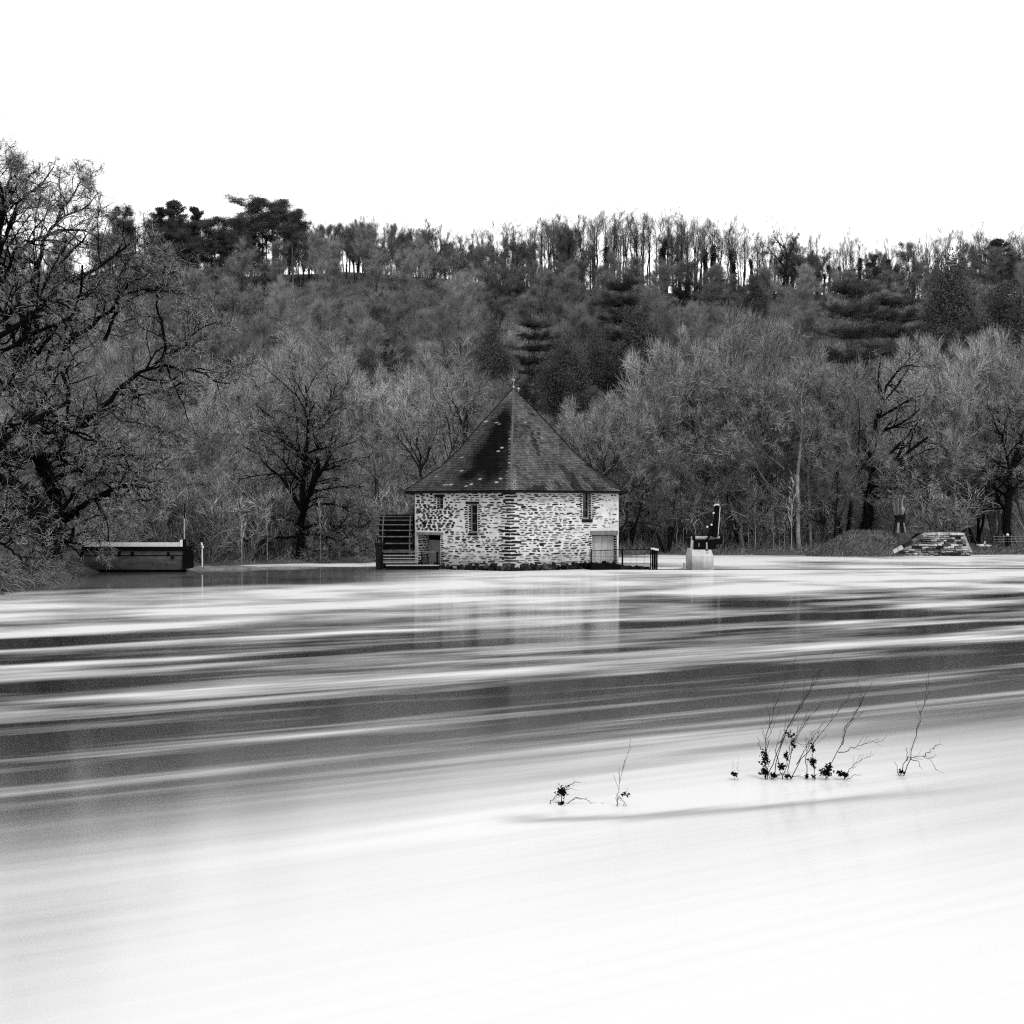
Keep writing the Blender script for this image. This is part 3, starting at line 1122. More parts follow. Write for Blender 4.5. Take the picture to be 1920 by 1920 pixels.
mb = MB()
n = 40
vs = [wp(2 * math.pi * i / n, RW - .48, s) for s in (-HWD + .1, HWD - .1) for i in range(n)]
mb.add(vs, [(i, (i + 1) % n, n + (i + 1) % n, n + i) for i in range(n)])
mb.build('sole_drum', M['wetwood'], WH)
for s in (-HWD + .26, HWD - .16):
    mb = MB()
    for i in range(n):
        t0, t1 = 2 * math.pi * i / n, 2 * math.pi * (i + 1) / n
        p = []
        for t_ in (t0, t1):
            p += [wp(t_, RW - .22, s - .035), wp(t_, RW - .22, s + .035), wp(t_, RW + .03, s + .035), wp(t_, RW + .03, s - .035)]
        mb.hexa(p)
    mb.build('rim', M['paleedge'], WH)
    mb = MB()
    for i in range(4):
        t_ = math.pi * i / 4 + .3
        mb.bar(wp(t_, -RW + .3, s + .08), wp(t_, RW - .3, s + .08), .09, .05, up=ax)
    mb.build('spokes', M['greywood'], WH)
NF = 30
for i in range(NF):
    t_ = 2 * math.pi * i / NF + .1
    m_ = MB()
    dt = .016
    m_.hexa([wp(t_ - dt, RW - .5, -HWD), wp(t_ - dt, RW - .5, HWD), wp(t_ + dt, RW - .5, HWD), wp(t_ + dt, RW - .5, -HWD),
             wp(t_ - dt, RW, -HWD), wp(t_ - dt, RW, HWD), wp(t_ + dt, RW, HWD), wp(t_ + dt, RW, -HWD)])
    fb = m_.build('float_board', M['wetwood'], WH)
    m_ = MB()
    m_.hexa([wp(t_ - dt * 1.2, RW + .002, -HWD), wp(t_ - dt * 1.2, RW + .002, HWD), wp(t_ + dt * 1.2, RW + .002, HWD), wp(t_ + dt * 1.2, RW + .002, -HWD),
             wp(t_ - dt * 1.0, RW + .012, -HWD), wp(t_ - dt * 1.0, RW + .012, HWD), wp(t_ + dt * 1.0, RW + .012, HWD), wp(t_ + dt * 1.0, RW + .012, -HWD)])
    m_.build('lit_edge_strip', M['paleedge'], fb)  # pale strip paints the wet board edge catching the light
m_ = MB()
m_.cyl(WC - ax * 1.45, WC + ax * 1.35, .16, n=10)
m_.build('axle', M['wetwood'], WH)

# walkway in front of the wheel
WK = empty('wheel_walkway', P(770, 1059, 88.3), 'low dark footbridge with open rails across the foot of the water wheel', 'walkway')
DW = 88.3
m_ = MB()
p0, p1 = P(724, 1059, DW), P(823, 1059, DW)
m_.box(p0[0], p1[0], DW - .3, DW + .6, p0[2] - .06, p0[2])
m_.build('deck_edge', M['steelgrey'], WK)
m_ = MB()
m_.box(p0[0] + .02, p1[0] - .02, DW - .25, DW + .55, -.12, p0[2] - .065)
m_.build('support_beam', M['black'], WK)
for yy in (1035, 1041, 1047.5, 1052, 1055):
    m_ = MB()
    x1 = 820 if yy == 1035 else 783
    a_, b_ = P(717, yy, DW), P(x1, yy, DW)
    m_.bar(a_, b_, .045)
    m_.build('rail', M['steelgrey'] if yy != 1035 else M['greywood'], WK)
for xx, wd_ in ((717, .10), (791, .09), (820, .13)):
    m_ = MB()
    a_, b_ = P(xx, 1064, DW - .06), P(xx, 1034.5, DW - .06)
    m_.bar(a_, b_, wd_)
    m_.build('post', M['black'], WK)
PR = empty('wheel_pier', P(710, 1066, 88.8), 'small dark timber pier carrying the outer end of the wheel axle', 'pier')
m_ = MB()
a_, b_ = P(705.5, 1072, 88.8), P(716, 1024, 88.8)
m_.box(a_[0], b_[0], 88.5, 91.2, -1.0, b_[2])
m_.build('timber_post', M['wetwood'], PR)
m_ = MB()
a_, b_ = P(700, 1026, 88.8), P(722, 1022, 88.8)
m_.box(a_[0] + .1, b_[0], 88.45, 88.9, b_[2] + .003, b_[2] + .14)
m_.build('cap_beam', M['wetwood'], PR)
for i, (xx, yy, rr) in enumerate(((690, 1064, .22), (697, 1063, .24), (703, 1066, .28), (722, 1064, .30), (729, 1067, .16))):
    c = P(xx, yy, 88.9)
    m_ = MB().ball((0, 0, 0), rr, 1.3, 1, .8, 9, 6, 4.0 if xx > 715 else 5.0, .15)
    rk = m_.build('rock', M['rubble'], org=(c[0], c[1], .05))
    tag(rk, ['low wet rock, outermost left of the wheel pier', 'low grey rock just left of the wheel pier', 'dark rock against the foot of the wheel pier',
             'pale rounded rock at the start of the wheel footbridge', 'small rock in the water under the wheel footbridge'][i], 'rock')

# ------------------------------------------------------------ right-hand landing with rail
LD = empty('landing_fence', P(1165, 1060, 88.6), 'thin wire mesh fence and rail along the stone landing right of the mill', 'fence')
DR = 88.6
m_ = MB(); m_.bar(P(1109, 1033, 87.8), P(1160, 1031, DR), .045); m_.bar(P(1160, 1031, DR), P(1221, 1030, DR), .05)
m_.build('top_rail', M['black'], LD)
for xx in (1109, 1167, 1220):
    m_ = MB(); m_.bar(P(xx, 1066, DR if xx > 1110 else 87.8), P(xx, 1029, DR if xx > 1110 else 87.8), .10 if xx == 1167 else .06)
    m_.build('post', M['black'], LD)
for yy in (1037, 1043, 1050, 1056):
    m_ = MB(); m_.bar(P(1109, yy, 87.82), P(1160, yy, DR + .02), .016); m_.bar(P(1160, yy, DR + .02), P(1221, yy, DR + .02), .02)
    m_.build('wire', M['black'], LD)
for xx in (1117, 1126, 1135, 1144, 1153, 1183, 1193, 1208):
    m_ = MB(); m_.bar(P(xx, 1060, 88.2 if xx < 1160 else DR), P(xx, 1031, 88.2 if xx < 1160 else DR), .014)
    m_.build('wire', M['black'], LD)
for i, (xx, wd_) in enumerate(((1223.5, .10), (1227.5, .13), (1231.5, .10))):
    pst = empty('mooring_post', P(xx, 1068, 88.4), ['black post with a white cap, nearest the landing fence', 'thickest black white-capped post, the middle of three',
                'black post with a white cap, the outermost of three in the water'][i], 'post', 'white-capped posts beside the landing')
    m_ = MB(); m_.bar(P(xx, 1074, 88.4 - i * .1), P(xx, 1030.5 + i, 88.4 - i * .1), wd_)
    m_.build('shaft', M['black'], pst)
    m_ = MB(); q = P(xx, 1030 + i, 88.4 - i * .1); m_.box(q[0] - .11, q[0] + .11, q[1] - .12, q[1] + .12, q[2], q[2] + .10)
    m_.build('cap', M['white'], pst)
ST = MB()
for xx in np.arange(1108, 1219, 3.2):
    f = (xx - 1108) / 110
    c = P(xx + R.uniform(-1, 1), 1061 + R.uniform(-2, 2) + f * 3, 88.2)
    ST.ball((c[0], c[1] + R.uniform(0, .5), c[2] * (.9 - .4 * f)), .26 - .10 * f, 1.2, 1.1, .7, 7, 5, R.choice([.2, .4, .8]), .25)
ST.hexa([P(1109, 1074, 87.6), P(1158, 1074, 88.0), (P(1158, 1074, 88.0)[0], 90.2, -.2), (P(1109, 1074, 88)[0], 89.0, -.2),
         P(1109, 1058, 87.7), P(1158, 1058, 88.1), (P(1158, 1058, 88.0)[0], 90.2, .35), (P(1109, 1058, 88)[0], 89.0, .35)], .3)
o = ST.build('stone_landing', M['rubble'], org=P(1160, 1066, 88.2))
tag(o, 'low black rubble landing running from the pale plank door to the white-capped posts', 'landing')

# ------------------------------------------------------------ weir crest
WR = MB()
pts = [P(1216, 1069, 88.0), P(1400, 1069, 88.2), P(1600, 1067.5, 88.8), P(1760, 1066.5, 89.5), P(2050, 1066, 90)]
for a_, b_ in zip(pts[:-1], pts[1:]):
    WR.bar((a_[0], a_[1], -.03), (b_[0], b_[1], -.03), .22, .13)
o = WR.build('weir_crest', M['wetwood'], org=(20, 88.5, 0))
tag(o, 'long thin dark weir crest just breaking the water right of the mill', 'weir')

# ------------------------------------------------------------ concrete pier with lifting gear
PC = empty('sluice_pier', P(1318, 1068, 88), 'pale concrete pier in the river with black lifting gear and an upright arm', 'sluice pier')
D1 = 87.6
bl, br_, tl, tr = P(1297.6, 1068, D1), P(1338, 1068, D1), P(1297.6, 1043, D1), P(1338, 1043, D1)
zt = CAM_H - (1030 - 960) / FOC * (D1 + .9)
m_ = MB()
m_.hexa([(bl[0], D1, -.6), (br_[0], D1, -.6), (br_[0], D1 + 3.2, -.6), (bl[0], D1 + 3.2, -.6),
         (tl[0], D1, tl[2]), (tr[0], D1, tr[2]), (tr[0], D1 + 3.2, tl[2]), (tl[0], D1 + 3.2, tl[2])])
xl, xr = tl[0] + .08, tr[0] - .08
m_.hexa([(tl[0] + .003, D1 + .003, tl[2] + .002), (tr[0] - .003, D1 + .003, tl[2] + .002), (tr[0] - .003, D1 + 3.1, tl[2] + .002), (tl[0] + .003, D1 + 3.1, tl[2] + .002),
         (xl, D1 + .6, zt), (xr, D1 + .6, zt), (xr, D1 + 3.1, zt), (xl, D1 + 3.1, zt)])
m_.build('pier_body', M['concrete'], PC)
m_ = MB()
q = [P(1291.5, 1069, D1 + .5), P(1297, 1069, D1 + .5), P(1303.5, 1029, D1 + .9), P(1301, 1006, D1 + .9), P(1297, 1005, D1 + .9), P(1295, 1029, D1 + .8)]
b = [(v_[0], v_[1] + .25, v_[2]) for v_ in q]
m_.add(q + b, [(0, 1, 2, 3, 4, 5), (11, 10, 9, 8, 7, 6)] + [(i, 6 + i, 6 + (i + 1) % 6, (i + 1) % 6) for i in range(6)])
m_.build('side_plate', M['concrete'], PC)
m_ = MB()
q0, q1 = P(1301, 1029.5, D1 + .7), P(1342, 1013, D1 + .7)
m_.box(q0[0], q1[0], D1 + .55, D1 + 1.6, q0[2], q1[2])
q0, q1 = P(1342.2, 1020.5, D1 + .7), P(1354, 1010, D1 + .7)
m_.box(q0[0], q1[0], D1 + .6, D1 + 1.5, q0[2], q1[2])
m_.build('gear_housing', M['black'], PC)
m_ = MB()
q0, q1 = P(1302, 1009, D1 + 1.0), P(1350, 1009, D1 + 1.0)
m_.cyl(q0, q1, .125, n=14)
m_.build('roller_tube', M['steelgrey'], PC, smooth=False)
for a0, a1 in ((1297.5, 1303), (1350, 1354)):
    m_ = MB()
    q0, q1 = P(a0, 1009, D1 + 1), P(a1, 1009, D1 + 1)
    m_.cyl(q0, q1, .20, n=14)
    m_.build('end_flange', M['black'], PC)
m_ = MB()
m_.bar(P(1340.5, 1007, D1 + .75), P(1344.5, 948, D1 + .75), .31, .3, up=(0, 1, 0))
m_.bar(P(1332, 1005, D1 + .74), P(1340, 985, D1 + .74), .16, .14, up=(0, 1, 0))
m_.bar(P(1323, 1015, D1 + .62), P(1337, 996, D1 + .62), .13, .10, up=(0, 1, 0))
m_.bar(P(1325, 989, D1 + .7), P(1338, 987, D1 + .7), .12, .10)
m_.box(P(1348, 963, 88)[0], P(1351, 963, 88)[0], D1 + .7, D1 + .9, P(0, 964.5, 88)[2], P(0, 961, 88)[2])
ARM = m_.build('lifting_arm', M['black'], PC)
m_ = MB()
m_.bar(P(1346.2, 1004, D1 + .72), P(1350, 952, D1 + .72), .05)
m_.bar(P(1350, 952, D1 + .72), P(1348, 946.5, D1 + .72), .06)
m_.bar(P(1348, 946, D1 + .72), P(1341, 946, D1 + .72), .10)
m_.bar(P(1341, 946, D1 + .72), P(1338.5, 949, D1 + .72), .07)
m_.build('steel_edging', M['white'], ARM)
for xx, yy in ((1338, 962), (1326, 988), (1334, 984)):
    m_ = MB().ball(P(xx, yy, D1 + .55), .07)
    m_.build('bolt_head', M['white'], ARM)
m_ = MB(); m_.bar(P(1310.5, 1025, D1 + .54), P(1310.5, 1018, D1 + .54), .04); m_.build('latch', M['steelgrey'], PC)
m_ = MB(); m_.bar(P(1325, 1029, D1 + .54), P(1325, 1017, D1 + .54), .09); m_.build('latch', M['steelgrey'], PC)
for yy in (1032.5, 1037):
    m_ = MB(); q = P(1325, yy, D1 + .5); t_ = (yy - 1030) / 13
    m_.box(q[0] - .07, q[0] + .07, D1 + .6 * (1 - t_) - .03, D1 + .6 * (1 - t_) + .1, q[2] - .03, q[2] + .03); m_.build('bracket', M['black'], PC)
m_ = MB()
c = P(1282.5, 1069, 88.2)
m_.cyl((c[0], c[1], -.2), (c[0], c[1], .26), .15, .06, 10)
m_.cyl((c[0], c[1], .26), (c[0], c[1], .34), .045, .045, 8)
m_.cyl((c[0], c[1], .34), (c[0], c[1], .44), .07, .05, 8)
o = m_.build('marker_cone', M['steelgrey'], org=(c[0], c[1], 0))
tag(o, 'small grey cone marker in the water left of the concrete pier', 'marker')

# ------------------------------------------------------------ sluice wall on the left bank
SW = empty('sluice_gate_wall', P(250, 1072, 84.6), 'long stained concrete sluice wall with a white top rail under the leaning oak', 'sluice wall')
DS = 84.6


def pbox(x0, x1, y0, y1, D, dep, name, mt, parent):
    a_, b_ = P(x0, y1, D), P(x1, y0, D)
    m_ = MB(); m_.box(a_[0], b_[0], D, D + dep, a_[2], b_[2])
    return m_.build(name, mt, parent)


pbox(158, 342, 1043, 1068, DS, 1.0, 'lower_wall', M['oldconcrete'], SW)
pbox(156, 343, 1033, 1041, DS - .02, .9, 'upper_wall', M['oldconcrete'], SW)
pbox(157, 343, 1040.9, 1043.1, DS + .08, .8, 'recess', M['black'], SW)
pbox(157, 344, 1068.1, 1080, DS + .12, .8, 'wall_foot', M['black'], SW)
pbox(153, 354, 1025.3, 1032.8, DS - .10, .8, 'cross_beam', M['black'], SW)
pbox(157, 341, 1017, 1025, DS + .0, .12, 'top_rail', M['white'], SW)
pbox(337, 342.3, 1012.5, 1025.1, DS - .05, .2, 'rail_end', M['white'], SW)
pbox(343, 347.5, 1011, 1025.1, DS - .05, .3, 'upper_post', M['black'], SW)
pbox(343, 354, 1033, 1066, DS - .2, 1.2, 'pillar', M['black'], SW)
pbox(222, 226, 1033, 1041, DS - .08, .05, 'drain', M['black'], SW)
pbox(245, 251, 1035, 1041, DS - .08, .05, 'drain', M['black'], SW)
pbox(313, 318, 1036, 1042, DS - .09, .05, 'drain', M['black'], SW)
pbox(320, 326, 1043.5, 1048, DS - .06, .05, 'drain', M['black'], SW)
m_ = MB(); m_.bar(P(148, 1063, DS - .3), P(156, 1028, DS - .3), .14); m_.bar(P(144, 1063, DS - .4), P(153, 1033, DS - .4), .06)
m_.build('leaning_post', M['black'], SW)
SG = empty('gauge_pole', P(345.6, 1011, DS + .05), 'tall thin pole, black above and grey below, rising from the sluice wall end', 'pole')
m_ = MB(); m_.cyl(P(345.6, 1011, DS + .05), P(345.6, 972, DS + .05), .045); m_.build('grey_shaft', M['steelgrey'], SG)
m_ = MB(); m_.cyl(P(345.6, 971.9, DS + .05), P(345.6, 943, DS + .05), .032); m_.build('black_shaft', M['black'], SG)
FP = empty('footway_gate', P(362, 1060, 86), 'small dark gate frame between the sluice wall and the white post', 'gate')
for xx in (358, 362):
    m_ = MB(); m_.bar(P(xx, 1064, 86), P(xx, 1018, 86), .06); m_.build('post', M['black'], FP)
for yy in (1018, 1030, 1044):
    m_ = MB(); m_.bar(P(354, yy, 86), P(372, yy, 86), .02); m_.build('bar', M['black'], FP)
WP = empty('white_post', P(380, 1062, 86.4), 'slim white post with a slanted white board on top, right of the sluice wall', 'post')
m_ = MB(); m_.bar(P(379.6, 1063, 86.4), P(379.2, 1026, 86.4), .07); m_.build('shaft', M['white'], WP)
m_ = MB(); m_.bar(P(381.3, 1063, 86.5), P(381, 1026, 86.5), .05); m_.build('back_stay', M['black'], WP)
m_ = MB(); m_.bar(P(377.6, 1017, 86.35), P(381.2, 1028, 86.35), .12, .08); m_.build('board', M['white'], WP)
for i, (x0, y0, r_, tn) in enumerate(((352, 1063, .5, .6), (362, 1065, .4, .6), (372, 1066, .32, 9), (385, 1064, .3, 7))):
    c = P(x0, y0, 87.4)
    m_ = MB().ball((0, 0, 0), r_, 1.6, 1, .55, 10, 6, tn, .12)
    tag(m_.build('rock', M['rubble'], org=(c[0], c[1], .08)), ['broad black rock at the foot of the sluice pillar', 'black flat rock beside the sluice pillar',
        'light rock left of the white post', 'light rock right of the white post'][i], 'rock')

sp = MB()
rows = []
for j in range(9):
    f = j / 8
    row = []
    for xx in np.linspace(352, 640, 70):
        d0_ = np.interp(xx, [352, 480, 640], [86.4, 88.2, 91.5]); wd_ = np.interp(xx, [352, 380, 480, 560, 640], [4.5, 5.0, 3.2, 1.2, .5])
        D = d0_ + wd_ * f
        z = -.12 + (.32 + .04 * math.sin(xx * .06) + R.uniform(-.02, .02)) * math.sin(math.pi * min(1, max(0, f))) ** .5 * np.interp(xx, [352, 372, 500, 600, 640], [.3, 1.1, .75, .5, .2])
        row.append(((xx - 960) / FOC * D, D, z))
    rows.append(row)
n = 70
sp.add([v_ for r_ in rows for v_ in r_], [(j * n + i, j * n + i + 1, (j + 1) * n + i + 1, (j + 1) * n + i) for j in range(8) for i in range(n - 1)], 2.4)
tag(sp.build('grass_bank', M['grass']), kind='structure')

# ------------------------------------------------------------ right bank: mound, masonry, carving, geese
mb = MB()
TOPZ = 1.98
xs = np.linspace(1500, 1800, 70)
rows = []
for j in range(14):
    f = j / 13
    row = []
    for xx in xs:
        D = 113.6 + f * 9
        lat = np.interp(xx, [1500, 1592, 1800], [0.05, 1, 1])
        front = np.interp(xx, [1545, 1650, 1735, 1800], [0, 0, 3.2, 3.4])
        t_ = np.clip((D - 113.6 - front) / 3.0, 0, 1)
        z = -.35 + (TOPZ + .3) * (t_ ** .8) * lat + .06 * math.sin(xx * .5) * math.sin(D * 2) + R.uniform(-.04, .04)
        row.append(((xx - 960) / FOC * D, D, z))
    rows.append(row)
vs = [v_ for r_ in rows for v_ in r_]
n = len(xs)
mb.add(vs, [(j * n + i, j * n + i + 1, (j + 1) * n + i + 1, (j + 1) * n + i) for j in range(13) for i in range(n - 1)])
o = mb.build('embankment', M['grass'])
tag(o, kind='structure')
MZ = empty('bank_wall', P(1750, 1042, 115.5), 'weathered rubble masonry end wall with a sloping coping at the grassy mound', 'stone wall')
DM = 115.6
core = MB()
poly_f = [(1672, 1041), (1818, 1041), (1805, 1001), (1738, 1001)]
q = [P(x_, y_, DM + .25) for x_, y_ in poly_f]
b = [(v_[0], v_[1] + 3, v_[2]) for v_ in q]
core.add(q + b, [(0, 1, 2, 3), (7, 6, 5, 4)] + [(i, 4 + i, 4 + (i + 1) % 4, (i + 1) % 4) for i in range(4)])
core.build('wall_core', M['dark'], MZ)
y = 1043.5
while y > 1003:
    hgt = R.uniform(3.6, 4.8)
    f = (1042 - y) / 42
    xl_, xr_ = 1668 + f * 66, 1818 - f * 13
    x = xl_ + R.uniform(0, 3)
    while x < xr_ - 3:
        wd_ = R.uniform(7, 16)
        x1 = min(x + wd_, xr_)
        a_, b_ = P(x + .5, y - .35, DM), P(x1 - .5, y - hgt + .35, DM)
        pr = R.uniform(0, .12)
        j_ = lambda s_=.035: R.uniform(-s_, s_)
        m_ = MB()
        m_.hexa([(a_[0] + j_(), DM - pr, a_[2] + j_()), (b_[0] + j_(), DM - pr + j_(), a_[2] + j_()), (b_[0], DM + .45, a_[2]), (a_[0], DM + .45, a_[2]),
                 (a_[0] + j_(), DM - pr + .05 + j_(), b_[2] + j_()), (b_[0] + j_(), DM - pr + .05, b_[2] + j_()), (b_[0], DM + .45, b_[2]), (a_[0], DM + .45, b_[2])],
                R.choice([.15, .35, .6, 1.0, 1.5, 2.2]))
        m_.build('stone', M['ashlar'], MZ)
        x = x1
    y -= hgt
x = 1737
while x < 1805:
    wd_ = R.uniform(8, 16)
    x1 = min(x + wd_, 1809)
    a_, b_ = P(x, 1003.3, DM), P(x1 - .7, 998.8, DM)
    m_ = MB(); m_.box(a_[0], b_[0], DM - .12, DM + 1.2, a_[2], b_[2] + R.uniform(-.03, .02), R.choice([1.2, 2.0, 2.8]))
    m_.build('coping_stone', M['ashlar'], MZ)
    x = x1
for k in range(8):      # left coping, stepping down
    f = k / 8
    x0_, y0_ = 1737 - f * 73, 1000.5 + f * 40
    a_ = P(x0_, y0_, DM - .05 * k); b_ = P(x0_ - 8.6, y0_ + 4.7, DM - .05 * k)
    m_ = MB(); m_.bar(a_, b_, .28, .5 if k else .4, up=(0, 1, 0), tone=R.choice([.6, 1.4, 2.5]) if k not in (3, 4) else .15)
    m_.build('coping_stone', M['ashlar'], MZ)
for k in range(7):      # right batter in pale dressed stone
    f0, f1 = k / 7, (k + .94) / 7
    a_, b_ = P(1807.5 + f0 * 17, 1001 + f0 * 40, DM - .02), P(1807.5 + f1 * 17, 1001 + f1 * 40, DM - .02)
    m_ = MB()
    w_ = .38
    m_.hexa([(b_[0] - w_, b_[1], b_[2]), (b_[0] + .05, b_[1], b_[2]), (b_[0] + .3, b_[1] + 3, b_[2]), (b_[0] - w_, b_[1] + 3, b_[2]),
             (a_[0] - w_, a_[1], a_[2]), (a_[0] + .05, a_[1], a_[2]), (a_[0] + .3, a_[1] + 3, a_[2]), (a_[0] - w_, a_[1] + 3, a_[2])], R.uniform(1.6, 2.6) if k < 6 else .5)
    m_.build('stone', M['ashlar'], MZ)

CV = empty('carved_sculpture', P(1686, 998, 117), 'tall carved wooden sculpture, striped and curling over at the top, on the mound', 'sculpture')
DC = 117
for k in range(6):
    m_ = MB()
    x0_ = 1675 + k * 3.0
    pts = [(x0_ + 2, 966), (x0_ - 1 + k * .4, 952), (x0_ - 3 + k * .7, 940), (x0_ - 2 + k * .8, 932 + abs(k - 3) * .6), (x0_ + 3 + k * .5, 929.5)]
    for (a1, a2), (c1, c2) in zip(pts[:-1], pts[1:]):
        m_.bar(P(a1, a2, DC + .12 * (k % 2)), P(c1, c2, DC + .12 * (k % 2)), .14, .35, up=(0, 1, 0), tone=1.0)
    s_ = m_.build('carved_rib', M['carved'] if k % 2 else M['oldconcrete'], CV)
m_ = MB()
m_.ball(P(1683, 941, DC + .45), .5, .95, .6, 1.0, 12, 8, 1, .06)
m_.ball(P(1686, 955, DC + .2), .5, 1.0, .6, .85, 12, 8, 1, .06)
m_.build('carved_head', M['carved'], CV, smooth=True)
m_ = MB()
m_.ball(P(1687, 967, DC + .2), .52, 1.05, .6, .75, 12, 8, 1, .08)
m_.ball(P(1687, 978, DC + .2), .45, .95, .6, .8, 12, 8, 1, .08)
m_.build('carved_body', M['wetwood'], CV, smooth=True)
for x0_, x1_, w_ in ((1680, 1676, .16), (1684, 1683, .2), (1691, 1692, .18), (1694, 1698, .12)):
    m_ = MB(); m_.bar(P(x0_, 980, DC), P(x1_, 999, DC), w_)
    m_.build('leg', M['carved'] if x0_ in (1684, 1694) else M['wetwood'], CV)


def goose(px, py, D, s, face, label):
    x, y_, _ = P(px, py, D)
    z = gz(x, y_)
    g_ = empty('goose', (x, y_, z), label, 'goose')
    m_ = MB()
    m_.ball((x, y_, z + .27 * s), .17 * s, 1.75, .9, .85, 12, 8)
    m_.cyl((x + face * .2 * s, y_, z + .32 * s), (x + face * .30 * s, y_, z + .60 * s), .055 * s, .035 * s, 8)
    m_.ball((x + face * .33 * s, y_, z + .62 * s), .055 * s, 1.3, .9, .9, 10, 6)
    m_.cyl((x - face * .22 * s, y_, z + .30 * s), (x - face * .42 * s, y_, z + .36 * s), .08 * s, .02 * s, 8)
    m_.build('body', M['feather'], g_, smooth=True)
    m_ = MB(); m_.cyl((x + face * .39 * s, y_, z + .615 * s), (x + face * .47 * s, y_, z + .60 * s), .022 * s, .008 * s, 6)
    m_.build('beak', M['steelgrey'], g_)
    for sy in (-.06, .06):
        m_ = MB(); m_.cyl((x, y_ + sy, z), (x, y_ + sy, z + .16 * s), .015); m_.build('leg', M['steelgrey'], g_)


goose(1840, 1024, 123, 1.0, 1, 'larger white bird standing on the bank lawn under the dark trees')
goose(1852, 1023, 124, .8, -1, 'smaller white bird close beside the larger one on the bank lawn')

LP = empty('lawn_fence', P(1890, 1023, 124), 'thin post and wire fence across the lawn at the right edge', 'fence')
for xx in (1882, 1897, 1912, 1930):
    m_ = MB(); m_.bar(P(xx, 1025, 124), P(xx, 1002, 124), .06); m_.build('post', M['greywood'], LP)
for yy in (1006, 1011, 1016):
    m_ = MB(); m_.bar(P(1862, yy, 124), P(1945, yy - 1, 124), .025); m_.build('wire', M['steelgrey'], LP)
LM = empty('ball_post', P(1889, 1023, 123), 'short post with a white ball on top in front of the lawn fence', 'post')
m_ = MB(); m_.bar(P(1889, 1027, 123), P(1889, 1005, 123), .05); m_.build('shaft', M['black'], LM)
m_ = MB().ball(P(1889, 1003, 123), .14, n=12, m=8); m_.build('ball', M['white'], LM, smooth=True)

# ------------------------------------------------------------ tree kinds
K_RIDGE = [bare_tree(13, .25, 1, .03, (8, .50, .97, 30, .32), ((5, 34, .62), (5, 34, .6)), (4, 30, .75), .009, .12, .10, mat_l='limb', limb_trop=.12, far=True) for _ in range(4)]
K_RIDGE += [bare_tree(13, .24, 2, .03, (7, .45, .97, 30, .34), ((5, 34, .62), (5, 34, .6)), (4, 30, .75), .009, .14, .10, spread=.12, limb_trop=.12, far=True) for _ in range(3)]
K_RIVY = [bare_tree(12.5, .22, 1, .03, (10, .5, .97, 30, .34), ((5, 32, .6), (5, 32, .6)), (5, 28, .8), .009, .12, .12, ivy=4200, far=True) for _ in range(2)]
K_SLOPE = [bare_tree(11, .16, 1 + (i % 2), .06, (14, .22, .98, 36, .42), ((7, 34, .5), (6, 34, .5)), (11, 30, 1.0), .009, .12, .10, spread=.14 * (i % 2), far=True) for i in range(6)]
K_WILLOW = [bare_tree(10, .12, 7, .04, (10, .15, .97, 36, .34), ((7, 34, .55), (7, 32, .55)), (9, 24, .65), .0065, .14, .06, spread=.30, limb_trop=.06, mat_l='limb_pale') for i in range(4)]
K_DOME = [bare_tree(10, .20, 3, .05, (12, .2, .98, 44, .48), ((7, 36, .5), (7, 34, .52)), (8, 26, .8), .0080, .18, .06, spread=.28) for i in range(4)]
K_UMB = pine(14, .28, 'umbrella')
K_LAY = pine(15, .30, 'layer')
K_CONE = pine(14, .22, 'cone')
K_BUSH = pine(8, .16, 'bush')
K_SHRUB = [bare_tree(2.6, .03, 10, .05, (5, .1, .95, 30, .45), ((4, 34, .55),), (6, 34, .45), .008, .18, .05, spread=.45, mat_l='limb_pale') for _ in range(3)]
K_SAP = [bare_tree(5.5, .035, 1, .05, (9, .25, .98, 34, .22), ((4, 34, .5),), (3, 30, .3), .007, .10, .10, mat_l='limb_pale') for _ in range(3)]

# ------------------------------------------------------------ ridge of the hill
def zone(px):
    for lim, t in ((430, 'beyond the great oak'), (760, 'left of the mill'), (960, 'above the left half of the mill'), (1190, 'above the right half of the mill'),
                   (1420, 'above the concrete pier'), (1620, 'above the pale twin trunks')):
        if px < lim: return t
    return 'above the masonry end wall'


def onray(px, D):
    return (px - 960) / FOC * D


TOP_PX = [200, 300, 400, 560, 700, 800, 900, 1000, 1100, 1200, 1300, 1400, 1500, 1600, 1700, 1800, 1920, 2050]
TOP_Y = [415, 420, 432, 420, 428, 443, 440, 428, 420, 418, 425, 440, 455, 460, 462, 452, 458, 460]
px = 205.0
i = 0
while px < 1945:
    D = R.uniform(272, 292)
    x = onray(px, D)
    z = gz(x, D)
    top = np.interp(px, TOP_PX, TOP_Y) + R.uniform(-6, 14)
    if 1400 < px < 1800: top += R.choice([0, 0, 14, 30])
    h = (CAM_H + (960 - top) / FOC * D) - z
    if 560 < px < 760: h = max(h, 8)
    kv = R.random() < .20
    K = R.choice(K_RIVY if kv else K_RIDGE)
    if not kv and R.random() < .16: K = R.choice(K_SLOPE); top += R.uniform(0, 12)
    K.place('ridge_tree', ('ivy-clad' if kv else 'slender') + ' bare tree on the hilltop against the sky, ' + zone(px),
            'tree', x, D, h / 13 * 1.03, R.uniform(.7, 1.15) * h / 13, col=R.uniform(.7, 1.2), group=('ridge trees ' if not kv else 'ivy-clad ridge trees ') + zone(px))
    px += R.choice([R.uniform(3, 6), R.uniform(5, 14)]) if px > 760 else R.uniform(7, 14)
    i += 1
